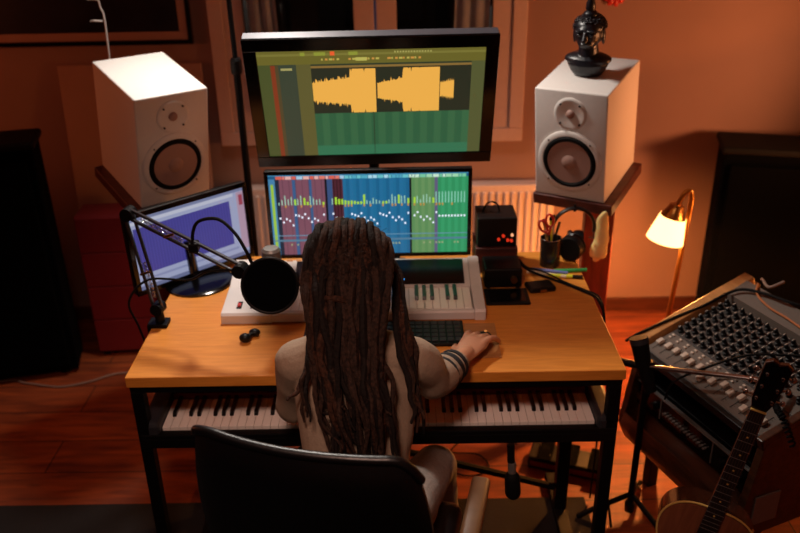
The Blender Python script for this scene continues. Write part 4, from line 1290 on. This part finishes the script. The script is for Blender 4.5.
# ------------------------------------------------------------------ guitar on a stand
def guitar():
    gk = 0.865
    nut = Vector((0.925, -0.150, 0.725)); low = Vector((0.845, -0.185, 0.410))
    up = (nut - low).normalized()
    a = math.radians(-22)   # front faces towards the desk side a little
    n = Vector((math.sin(a), -math.cos(a), 0.0)); n = (n - up * n.dot(up)).normalized()
    rt = up.cross(n) * -1
    rt = (n.cross(up) * -1).normalized()
    GM = frame_matrix(nut, rt, -n, up) @ Matrix.Diagonal((gk, gk, gk, 1))
    if rt.x < 0: GM = frame_matrix(nut, -rt, -n, up) @ Matrix.Diagonal((gk, gk, gk, 1))
    t = thing('acoustic_guitar', 'brown acoustic guitar with cream edging standing in front of the mixer', 'guitar', M4=GM)
    # local: z up along the neck, nut at z=0, front toward -y. body from z=-0.355 down
    def outline(k=0.0):
        prof = [(0.0, -0.352), (0.06, -0.355), (0.105, -0.372), (0.135, -0.405), (0.145, -0.445), (0.138, -0.49), (0.122, -0.53), (0.117, -0.56), (0.125, -0.60), (0.150, -0.65), (0.180, -0.70), (0.195, -0.745), (0.190, -0.79), (0.165, -0.83), (0.115, -0.858), (0.05, -0.867), (0.0, -0.868)]
        half = smooth_path([(x, z, 0) for x, z in prof], 3)
        pts = [(p.x, p.y) for p in half]
        pts += [(-x, z) for x, z in pts[::-1][1:-1]]
        c = (0, -0.62)
        return [(x * (1 + k), c[1] + (z - c[1]) * (1 + k)) for x, z in pts]
    b = nb(); prism(b, outline(), 0.002, 0.100, 'Y'); obj('body', b, M['guitar_side'], t, smooth=True)
    b = nb(); prism(b, outline(-0.02), -0.001, 0.003, 'Y'); sb = obj('soundboard', b, M['guitar_top'], t)
    b = nb(); ol = outline(-0.003); tube(b, [(x, 0.001, z) for x, z in ol + ol[:2]], 0.0035, 6, caps=False); obj('binding', b, M['binding'], t, label='cream edge binding')
    b = nb(); lathe(b, [(0.050, -0.0012), (0.050, -0.0022)], 36, (0, 0, -0.515), 'Y'); obj('soundhole', b, M['rubber'], sb)
    b = nb(); box(b, (0, -0.005, -0.70), (0.15, 0.009, 0.028), 0.003); obj('bridge', b, M['rosewood'], t)
    # neck
    b = nb(); prism(b, [(-0.0215, 0), (0.0215, 0), (0.027, -0.47), (-0.027, -0.47)], -0.013, -0.006, 'Y'); fb = obj('fretboard', b, M['rosewood'], t)
    b = nb(); tube(b, [(0, 0.008, 0.0), (0, 0.011, -0.33), (0, 0.018, -0.356)], [0.0205, 0.0245, 0.03], 14, sq=(0.75, 1), up=(0, 1, 0)); obj('neck', b, M['guitar_side'], t, smooth=True)
    b = nb()
    for k_ in range(1, 19):
        z = -0.65 * (1 - 2 ** (-k_ / 12)); wd = 0.043 + 0.011 * (-z / 0.47)
        box(b, (0, -0.0136, z), (wd, 0.0016, 0.0018))
    obj('frets', b, M['silver'], fb)
    b = nb()
    for k_ in (3, 5, 7, 9, 12, 15):
        z = -0.65 * (1 - 2 ** (-(k_ - 0.5) / 12)); lathe(b, [(0.003, -0.0128), (0.003, -0.0134)], 10, (0, 0, z), 'Y')
    obj('inlay_dots', b, M['binding'], fb)
    b = nb(); box(b, (0, -0.011, 0.002), (0.044, 0.010, 0.005), 0.001); obj('nut', b, M['binding'], t, label='cream nut')
    for i in range(6):
        x0 = -0.0175 + i * 0.007; x1 = -0.026 + i * 0.0104
        b = nb(); tube(b, [(x0, -0.0155, 0.002), (x1, -0.017, -0.70)], 0.0006, 5); obj('string', b, M['chrome'], t)
    # headstock
    hs = [(-0.021, 0.004), (-0.031, 0.035), (-0.036, 0.10), (-0.038, 0.165), (-0.020, 0.178), (0.0, 0.170), (0.020, 0.178), (0.038, 0.165), (0.036, 0.10), (0.031, 0.035), (0.021, 0.004)]
    tl = Matrix.Rotation(math.radians(12), 4, 'X')
    b = nb(); prism(b, hs[::-1], -0.006, 0.010, 'Y', bev=0.0015); b.transform(tl); h = obj('headstock', b, M['guitar_side'], t)
    b = nb(); prism(b, [(x * 0.93, 0.004 + (z - 0.004) * 0.97) for x, z in hs][::-1], -0.0075, -0.006, 'Y'); b.transform(tl); obj('face_veneer', b, M['gloss'], h, label='glossy black headstock face')
    for s in (-1, 1):
        for z in (0.045, 0.088, 0.131):
            b = nb()
            lathe(b, [(0.0055, -0.007), (0.0055, -0.009), (0.0035, -0.0095), (0.0035, -0.019)], 12, (s * 0.022, 0, z), 'Y')
            tube(b, [(s * 0.030, 0.004, z), (s * 0.047, 0.004, z)], 0.003, 8)
            ellipsoid(b, (s * 0.052, 0.004, z), (0.0075, 0.005, 0.010), seg=12)
            b.transform(tl); obj('tuning_peg', b, M['chrome'], h, smooth=True)
    return GM
GM = guitar()
t = thing('guitar_stand', 'black tubular stand holding the acoustic guitar on the floor', 'guitar stand', loc=(0.80, -0.1, 0))
gb = GM @ Vector((0, 0.05, -0.88))
for s in (-1, 1):
    p = GM @ Vector((s * 0.10, 0.12, -0.80))
    q = GM @ Vector((s * 0.12, -0.04, -0.885))
    b = nb(); tube(b, [p, (p.x, p.y + 0.01, 0.06), (q.x + s * 0.05, q.y - 0.05, 0.018)], 0.008, 8); obj('leg', b, M['blackmetal'], t, world=True)
pk = GM @ Vector((0, 0.125, -0.45))
b = nb(); tube(b, [pk, (pk.x - 0.05, pk.y + 0.05, 0.05), (pk.x - 0.06, pk.y + 0.13, 0.018)], 0.009, 8); obj('back_leg', b, M['blackmetal'], t, world=True)

# ------------------------------------------------------------------ office chair
CY = -0.228
ch = thing('office_chair', 'black leather office chair with padded armrests under the seated person', 'chair', loc=(-0.10, -0.30, 0.009), rz=CY)
b = nb()
# curved back shell: grid in (angle, height)
def back_pt(u, v, off):
    # u -1..1 across, v 0..1 up
    wd = 0.255 * (0.86 + 0.18 * math.sin(PI * min(1, v * 0.75 + 0.1))) 
    an = u * 0.85
    R_ = 0.33
    x = -0.024 + math.sin(an) * wd / math.sin(0.85)
    y = -0.205 + (1 - math.cos(an)) * 0.10 - 0.05 * v + off
    crn = max(0, abs(u) - 0.72) / 0.28
    z = 0.44 + v * 0.472 - (0.05 * crn ** 2 * v if u > 0 else 0.012 * crn ** 2 * v) + 0.012 * (abs(u) ** 1.5) * v * (1 if u < 0 else 0)
    return Vector((x, y, z))
def sheet(th0, th1, nu=26, nv=16):
    b = nb(); F = []; B = []
    for j in range(nv + 1):
        fr_, bk = [], []
        for i in range(nu + 1):
            u = -1 + 2 * i / nu; v = j / nv
            e = (1 - abs(u) ** 6) * (1 - abs(2 * v - 1) ** 8)
            fr_.append(b.verts.new(back_pt(u, v, th0 * e))); bk.append(b.verts.new(back_pt(u, v, th1 * (0.35 + 0.65 * e))))
        F.append(fr_); B.append(bk)
    for j in range(nv):
        for i in range(nu):
            b.faces.new((F[j][i], F[j][i + 1], F[j + 1][i + 1], F[j + 1][i])); b.faces.new((B[j][i], B[j + 1][i], B[j + 1][i + 1], B[j][i + 1]))
    for j in range(nv):
        b.faces.new((F[j][0], F[j + 1][0], B[j + 1][0], B[j][0])); b.faces.new((F[j][nu], B[j][nu], B[j + 1][nu], F[j + 1][nu]))
    for i in range(nu):
        b.faces.new((F[0][i], B[0][i], B[0][i + 1], F[0][i + 1])); b.faces.new((F[nv][i], F[nv][i + 1], B[nv][i + 1], B[nv][i]))
    return b
br = obj('backrest', sheet(0.03, -0.028), M['leather'], ch, smooth=True)
b = nb(); tube(b, [back_pt(-1 + 2 * i / 30, 1, -0.005) for i in range(31)], 0.011, 10, round_ends=True); obj('top_piping', b, M['leather'], br, smooth=True)
b = nb(); box(b, (0, 0.02, 0.372), (0.48, 0.46, 0.075), 0.035, seg=4); obj('seat', b, M['leather'], ch, smooth=True)
b = nb(); box(b, (0, 0.0, 0.320), (0.22, 0.26, 0.03), 0.006); tube(b, [(0, -0.10, 0.320), (-0.01, -0.27, 0.33), (-0.01, -0.27, 0.55)], 0.018, 10, sq=(0.6, 1.6)); obj('mechanism', b, M['blackmetal'], ch)
b = nb(); tube(b, [(0, 0, 0.09), (0, 0, 0.310)], 0.025, 16); obj('gas_column', b, M['blackmetal'], ch)
for i in range(5):
    an = i * 2 * PI / 5 + 0.3
    d = Vector((math.cos(an), math.sin(an), 0))
    b = nb(); tube(b, [d * 0.02 + Vector((0, 0, 0.105)), d * 0.27 + Vector((0, 0, 0.075))], [0.024, 0.016], 10, sq=(0.7, 1)); lg = obj('base_arm', b, M['black'], ch)
    b = nb(); s = d.cross(Vector((0, 0, 1))); cpos = d * 0.27 + Vector((0, 0, 0.028))
    for sg in (-1, 1): tube(b, [cpos + s * sg * 0.008, cpos + s * sg * 0.022], 0.0275, 14)
    tube(b, [cpos, cpos + Vector((0, 0, 0.05))], 0.008, 8); obj('caster', b, M['rubber'], lg)
for s, xx in ((-1, -0.29), (1, 0.303)):
    b = nb(); box(b, (xx, -0.035, 0.622), (0.046, 0.24, 0.03), 0.012, seg=3); ar = obj('armrest', b, M['tan_lit_pad'], ch, smooth=True)
    b = nb(); tube(b, smooth_path([(s * 0.10, 0.0, 0.322), (s * 0.25, 0, 0.335), (xx, 0.0, 0.45), (xx, 0.0, 0.61)], 5), 0.014, 10, sq=(0.8, 1.6)); obj('armrest_post', b, M['blackmetal'], ar, smooth=True)

# ------------------------------------------------------------------ person
V = Vector
per = thing('person', 'person with long brown dreadlocks and a beige top seated at the desk, back turned', 'person', loc=(-0.09, -0.28, 0.009))
HC = V((-0.098, -0.055, 1.085))
body = nb()
hrot = Matrix.Rotation(math.radians(-12), 3, 'X')
def hp(x, y, z):   # head-local to world; face toward +y
    return HC + hrot @ V((x, y, z))
ellipsoid(body, hp(0, -0.012, 0.020), (0.074, 0.092, 0.088), hrot, 28)
ellipsoid(body, hp(0, 0.030, -0.045), (0.054, 0.058, 0.066), hrot, 24)
ellipsoid(body, hp(0, 0.068, -0.092), (0.022, 0.018, 0.017), hrot, 14)   # chin
tube(body, [hp(0, 0.083, 0.005), hp(0, 0.098, -0.026), hp(0, 0.094, -0.036)], [0.007, 0.011, 0.012], 10, round_ends=True)   # nose
for s in (-1, 1):
    ellipsoid(body, hp(s * 0.030, 0.078, 0.016), (0.022, 0.010, 0.006), hrot, 12)   # brow
    ellipsoid(body, hp(s * 0.038, 0.068, -0.030), (0.020, 0.018, 0.018), hrot, 12)  # cheek
    ellipsoid(body, hp(s * 0.076, -0.008, -0.020), (0.008, 0.018, 0.030), hrot, 14) # ear
ellipsoid(body, hp(0, 0.082, -0.064), (0.022, 0.010, 0.007), hrot, 12)
NB = V((-0.09, -0.155, 0.935))
tube(body, [hp(0, -0.02, -0.06), V((-0.092, -0.12, 0.985)), NB], [0.050, 0.048, 0.056], 18)
SL, SR = V((-0.232, -0.160, 0.895)), V((0.050, -0.158, 0.900))
EL, ER = V((-0.262, -0.09, 0.72)), V((0.102, -0.115, 0.800))
WL, WR = V((-0.150, 0.09, 0.818)), V((0.198, 0.030, 0.796))
HIPC = V((-0.09, -0.30, 0.52))
tube(body, [NB, V((-0.09, -0.185, 0.86)), V((-0.09, -0.235, 0.76)), V((-0.09, -0.28, 0.65)), HIPC], [0.06, 0.10, 0.098, 0.090, 0.105], 24, sq=(0.72, 1.18), up=(0, 1, 0), round_ends=True)
tube(body, [SL, V((-0.09, -0.165, 0.915)), SR], [0.045, 0.055, 0.045], 16, round_ends=True)
for Sx, E_, W_ in ((SL, EL, WL), (SR, ER, WR)):
    tube(body, smooth_path([Sx, Sx.lerp(E_, 0.5), E_], 3), [0.044, 0.040, 0.036, 0.035, 0.034, 0.034, 0.034][:7], 16, round_ends=True)
    tube(body, smooth_path([E_, E_.lerp(W_, 0.35), W_], 3), [0.034, 0.036, 0.036, 0.033, 0.030, 0.027, 0.024], 16, round_ends=True)
# legs
KN = {-1: V((-0.24, 0.08, 0.410)), 1: V((0.115, 0.045, 0.410))}
HJ = {-1: V((-0.16, -0.28, 0.50)), 1: V((0.0, -0.28, 0.50))}
AN = {-1: V((-0.25, 0.10, 0.104)), 1: V((0.15, 0.11, 0.104))}
for s in (-1, 1):
    tube(body, [HJ[s], HJ[s].lerp(KN[s], 0.5), KN[s]], [0.072, 0.064, 0.048], 18, round_ends=True)
    tube(body, [KN[s], KN[s].lerp(AN[s], 0.35), AN[s]], [0.046, 0.046, 0.030], 16, round_ends=True)
    tube(body, [AN[s] + V((0, -0.02, -0.04)), AN[s] + V((0, 0.08, -0.055)), AN[s] + V((0.0, 0.14, -0.062))], [0.032, 0.032, 0.022], 14, sq=(0.8, 1.1), round_ends=True)
# hands: palm + four fingers + thumb
def hand(W_, fwd, side, up_, side_sign, curl=0.5, spread=1.0):
    fwd = fwd.normalized(); side = (side - fwd * side.dot(fwd)).normalized(); upv = up_.normalized()
    P = lambda a, s_, u: W_ + fwd * a + side * s_ * side_sign + upv * u
    # side_sign*side points to the thumb side
    tube(body, [W_ - fwd * 0.01, P(0.03, 0.002, 0.002), P(0.065, 0.0, 0.004), P(0.082, 0, 0.002)], [0.026, 0.034, 0.038, 0.034], 16, sq=(0.42, 1.05), up=upv, round_ends=True)
    lens = [(0.030, 0.068, 0.10), (0.011, 0.076, 0.03), (-0.009, 0.070, -0.06), (-0.027, 0.056, -0.20)]
    for off, L_, ang in lens:
        base = P(0.070, off, 0.004)
        d = (fwd * math.cos(ang * spread) + side * side_sign * math.sin(ang * spread)).normalized()
        p1 = base + d * 0.022 + upv * 0.006
        p2 = p1 + (d * math.cos(curl) - upv * math.sin(curl)) * L_ * 0.48
        p3 = p2 + (d * math.cos(curl * 1.9) - upv * math.sin(curl * 1.9)) * L_ * 0.32
        p4 = p3 + (d * math.cos(curl * 2.3) - upv * math.sin(curl * 2.3)) * L_ * 0.20
        tube(body, [base - d * 0.02, p1, p2, p3, p4], [0.0105, 0.0098, 0.0088, 0.0080, 0.0070], 12, round_ends=True)
    tb = P(0.012, 0.022, -0.006)
    td = (fwd * 0.62 + side * side_sign * 0.72 - upv * 0.25).normalized()
    td2 = (fwd * 0.92 + side * side_sign * 0.25 - upv * 0.28).normalized()
    tube(body, [tb, tb + td * 0.034, tb + td * 0.034 + td2 * 0.028, tb + td * 0.034 + td2 * 0.048], [0.015, 0.0125, 0.0105, 0.0085], 12, round_ends=True)
fR = V((0.42, 0.88, -0.05))
hand(WR, fR, V((1, 0, 0)), V((0.10, 0.0, 1)), -1, curl=0.34, spread=1.5)
fL = V((0.35, 0.9, -0.05))
hand(WL, fL, V((1, 0, 0)), V((0, 0.0, 1)), 1, curl=0.35)
body = remesh(body, 0.0034, 3)
bo = obj('body', body, M['skin'], per, world=True, smooth=True)
for s in (-1, 1):
    b = nb(); ellipsoid(b, hp(s * 0.030, 0.0785, 0.000), (0.013, 0.008, 0.007), hrot, 14); obj('eye', b, M['eye'], bo, world=True, smooth=True)
b = nb(); ellipsoid(b, hp(0, 0.090, -0.0635), (0.021, 0.006, 0.006), hrot, 12); obj('lips', b, M['lip'], bo, world=True, smooth=True)
# beige top
sh = nb()
tube(sh, [V((-0.09, -0.165, 0.925)), V((-0.09, -0.178, 0.885)), V((-0.09, -0.20, 0.84)), V((-0.09, -0.235, 0.76)), V((-0.09, -0.278, 0.66)), V((-0.09, -0.300, 0.58)), V((-0.09, -0.305, 0.50))],
     [0.075, 0.108, 0.118, 0.115, 0.106, 0.112, 0.120], 28, sq=(0.76, 1.22), up=(0, 1, 0))
tube(sh, [SL, V((-0.155, -0.165, 0.918)), V((-0.09, -0.165, 0.925)), V((-0.02, -0.165, 0.918)), SR], [0.055, 0.060, 0.064, 0.060, 0.055], 18, round_ends=True)
tube(sh, smooth_path([SL, SL.lerp(EL, 0.5), EL], 3), [0.055, 0.052, 0.049, 0.047, 0.046, 0.045, 0.045], 18, round_ends=True)
tube(sh, smooth_path([SR, SR.lerp(ER, 0.5) + V((0.008, 0, 0.008)), ER], 3), [0.056, 0.056, 0.054, 0.051, 0.048, 0.047, 0.046], 18, round_ends=True)
CUT = 0.56
tube(sh, [EL, EL.lerp(WL, 0.3), EL.lerp(WL, 0.75)], [0.045, 0.044, 0.036], 18)
tube(sh, [ER, ER.lerp(WR, 0.25), ER.lerp(WR, 0.5), ER.lerp(WR, 0.76)], [0.046, 0.047, 0.043, 0.035], 18)
sh = remesh(sh, 0.0042, 4)
for v in sh.verts:
    c = v.co
    nn = mnoise.noise(c * 9) * 0.006 + mnoise.noise(c * 24) * 0.0022
    v.co += (v.normal if v.normal.length else V((0, 0, 1))) * nn
so = obj('shirt', sh, M['shirt'], per, world=True, smooth=True)
for k_, wd, rr_ in ((0.28, 0.010, 0.0485), (0.42, 0.016, 0.0462), (0.58, 0.012, 0.0425)):
    b = nb(); d = (WR - ER).normalized(); p = ER.lerp(WR, k_); q = p + d * wd
    tube(b, [p, p.lerp(q, 0.5), q], [rr_, rr_ + 0.001, rr_ - 0.001], 24); obj('arm_band', b, M['stripe'], per, world=True, smooth=True, label='black band around the right forearm')
# trousers
tr = nb()
tube(tr, [V((-0.09, -0.31, 0.60)), V((-0.09, -0.31, 0.54)), V((-0.09, -0.29, 0.49))], [0.112, 0.126, 0.115], 24, sq=(0.82, 1.2), up=(0, 1, 0), round_ends=True)
for s in (-1, 1):
    tube(tr, [HJ[s], HJ[s].lerp(KN[s], 0.5), KN[s]], [0.088, 0.078, 0.060], 20, round_ends=True)
    tube(tr, [KN[s], KN[s].lerp(AN[s], 0.4), AN[s]], [0.060, 0.056, 0.048], 18)
tr = remesh(tr, 0.006, 4)
for v in tr.verts:
    v.co += v.normal * (mnoise.noise(v.co * 14) * 0.006)
obj('trousers', tr, M['jeans'], per, world=True, smooth=True)
for s in (-1, 1):
    b = nb(); tube(b, [AN[s] + V((0, -0.025, -0.050)), AN[s] + V((0, 0.08, -0.058)), AN[s] + V((0, 0.145, -0.063))], [0.038, 0.038, 0.030], 16, sq=(0.9, 1.1), round_ends=True)
    obj('shoe', b, M['rubber'], per, world=True, smooth=True)
# hair: scalp cap and dreadlocks
b = nb()
for (c_, r_) in ((hp(0, -0.018, 0.030), (0.088, 0.100, 0.092)), (hp(0, -0.055, -0.015), (0.080, 0.060, 0.085))):
    ellipsoid(b, c_, r_, hrot, 32)
b = remesh(b, 0.004, 2)
# keep the face clear
hinv = hrot.inverted()
dele = [v for v in b.verts if (hinv @ (v.co - HC)).y > 0.052 and (hinv @ (v.co - HC)).z < 0.055]
bmesh.ops.delete(b, geom=dele, context='VERTS')
for v in b.verts:
    q = hinv @ (v.co - HC)
    v.co += v.normal * (0.004 * math.sin(q.x * 190 + 2.5 * math.sin(q.y * 30)) + 0.003 * mnoise.noise(v.co * 70))
hair = obj('hair', b, M['hair'], per, world=True, smooth=True)
dr = random.Random(11)
def lock(pts, r0, m, ph, wob=0.011):
    P = smooth_path(pts, 9)
    n = len(P)
    rs = []
    for i in range(n):
        t_ = i / (n - 1)
        r_ = r0 * (0.85 + 0.35 * math.sin(PI * min(1, t_ * 1.15))) * (1 - 0.55 * t_ ** 5)
        rs.append(r_ * (1 + 0.14 * math.sin(i * 1.7 + ph) + 0.14 * mnoise.noise(V((i * 0.9, ph, 0)))))
        P[i] = P[i] + V((mnoise.noise(V((i * 0.17, ph, 1))) * 1.3, mnoise.noise(V((i * 0.17, ph, 5))), 0)) * wob * min(1, i / 12)
    b = nb(); tube(b, P, rs, 8, round_ends=True)
    return obj('dreadlock', b, m, hair, world=True, smooth=True)
hm = [M['hair'], M['hair'], M['hair_tip'], M['hair_dark'], M['hair_dark']]
layers = [(-0.35, 15, 0.74, 0.030), (0.0, 15, 0.71, 0.020), (0.35, 14, 0.77, 0.012), (0.75, 12, 0.84, 0.002)]
for li, (rootp, cnt, endz, extra) in enumerate(layers):
    for i in range(cnt):
        u = -1 + 2 * (i + 0.5) / cnt + dr.uniform(-0.05, 0.05)
        k1 = math.sqrt(max(0.05, 1 - u * u * 0.85))
        fy = 0.055 * rootp * 2 - 0.01
        lift = dr.uniform(-0.004, 0.007)
        root = hp(0.076 * u, fy, 0.028 + 0.090 * k1 ** 0.8 + lift)
        crown = hp(0.097 * u, -0.056 - 0.005 * li, 0.028 + 0.080 * k1 ** 0.7 + 0.006 * li + lift)
        back = hp(0.100 * u + dr.uniform(-0.004, 0.004), -0.105 - extra * 0.6 - 0.012 * k1, -0.01 + 0.012 * k1)
        # gathered a little at the nape, then swinging towards the right shoulder
        gx = -0.098 + u * 0.082 + dr.uniform(-0.006, 0.006)
        nape = V((gx, -0.205 - extra - 0.040 * k1 + dr.uniform(-0.006, 0.006), 0.965 + 0.01 * dr.random()))
        mid = V((-0.078 + u * 0.084 + dr.uniform(-0.014, 0.014), -0.285 - extra - 0.022 * k1 + dr.uniform(-0.010, 0.010), 0.87))
        ez = endz + dr.uniform(-0.045, 0.03) + 0.06 * max(0, -u) ** 2
        end = V((-0.058 + u * 0.078 + dr.uniform(-0.02, 0.02), -0.335 - extra + dr.uniform(-0.010, 0.012), ez))
        lock([root, crown, back, nape, mid, end], dr.uniform(0.0058, 0.0090), dr.choice(hm), dr.uniform(0, 50))
for i in range(8):
    q = i / 7
    root = hp(0.060 + 0.012 * q, -0.02 + 0.03 * q, 0.085 - 0.03 * q)
    side_ = hp(0.106 + 0.012 * q, -0.035 + 0.02 * q, 0.005)
    sh_ = V((0.018 + 0.026 * q, -0.175 - 0.020 * (1 - q), 0.985))
    md = V((0.036 + 0.026 * q + dr.uniform(-0.008, 0.008), -0.275 + 0.03 * q, 0.885))
    en = V((0.048 + 0.022 * q + dr.uniform(-0.012, 0.012), -0.335 + 0.06 * q, 0.775 + 0.07 * dr.random() - 0.02 * q))
    lock([root, side_, sh_, md, en], dr.uniform(0.0055, 0.008), dr.choice(hm), dr.uniform(0, 50))
for i in range(4):
    q = i / 3
    root = hp(-0.060 - 0.012 * q, -0.02 + 0.03 * q, 0.085 - 0.03 * q)
    side_ = hp(-0.104 - 0.008 * q, -0.040 + 0.02 * q, 0.0)
    sh_ = V((-0.186 - 0.004 * q, -0.195 - 0.02 * (1 - q), 0.975))
    md = V((-0.188 - 0.016 * q + dr.uniform(-0.006, 0.006), -0.285 + 0.03 * q, 0.90))
    en = V((-0.186 - 0.045 * q + dr.uniform(-0.012, 0.012), -0.325 + 0.04 * q, 0.80 + 0.06 * dr.random() + 0.02 * q))
    lock([root, side_, sh_, md, en], dr.uniform(0.0055, 0.008), dr.choice(hm), dr.uniform(0, 50))
# hair tie across the half-gathered locks, left of the centre
b = nb()
tube(b, smooth_path([hp(-0.098, -0.085, -0.030), hp(-0.070, -0.132, -0.026), hp(-0.030, -0.152, -0.022), hp(-0.004, -0.150, -0.030)], 6), 0.0075, 8, round_ends=True)
obj('gathered_lock', b, M['hair_tip'], hair, world=True, smooth=True)
# loose fine hairs
b = nb()
for i in range(1100):
    u = dr.uniform(-1, 1); an = dr.uniform(-0.5, 2.2)
    d = V((u, -math.cos(an) * 0.8 * -1 * -1, math.sin(an))).normalized()
    p0 = hp(d.x * 0.098, -0.02 + d.y * 0.115, 0.02 + d.z * 0.104)
    o_ = (hrot @ d)
    t1 = V((dr.uniform(-1, 1), dr.uniform(-1, 1), dr.uniform(-1, 1)))
    L_ = dr.uniform(0.008, 0.026)
    tube(b, [p0, p0 + (o_ * 0.6 + t1 * 0.5) * L_ * 0.5, p0 + (o_ * 0.3 + t1 * 0.9 - V((0, 0, 0.4))) * L_], [0.0007, 0.0006, 0.0004], 3)
tag(obj('loose_hair', b, M['hair'], hair, world=True), 'fuzz of fine loose hairs', kind='stuff')
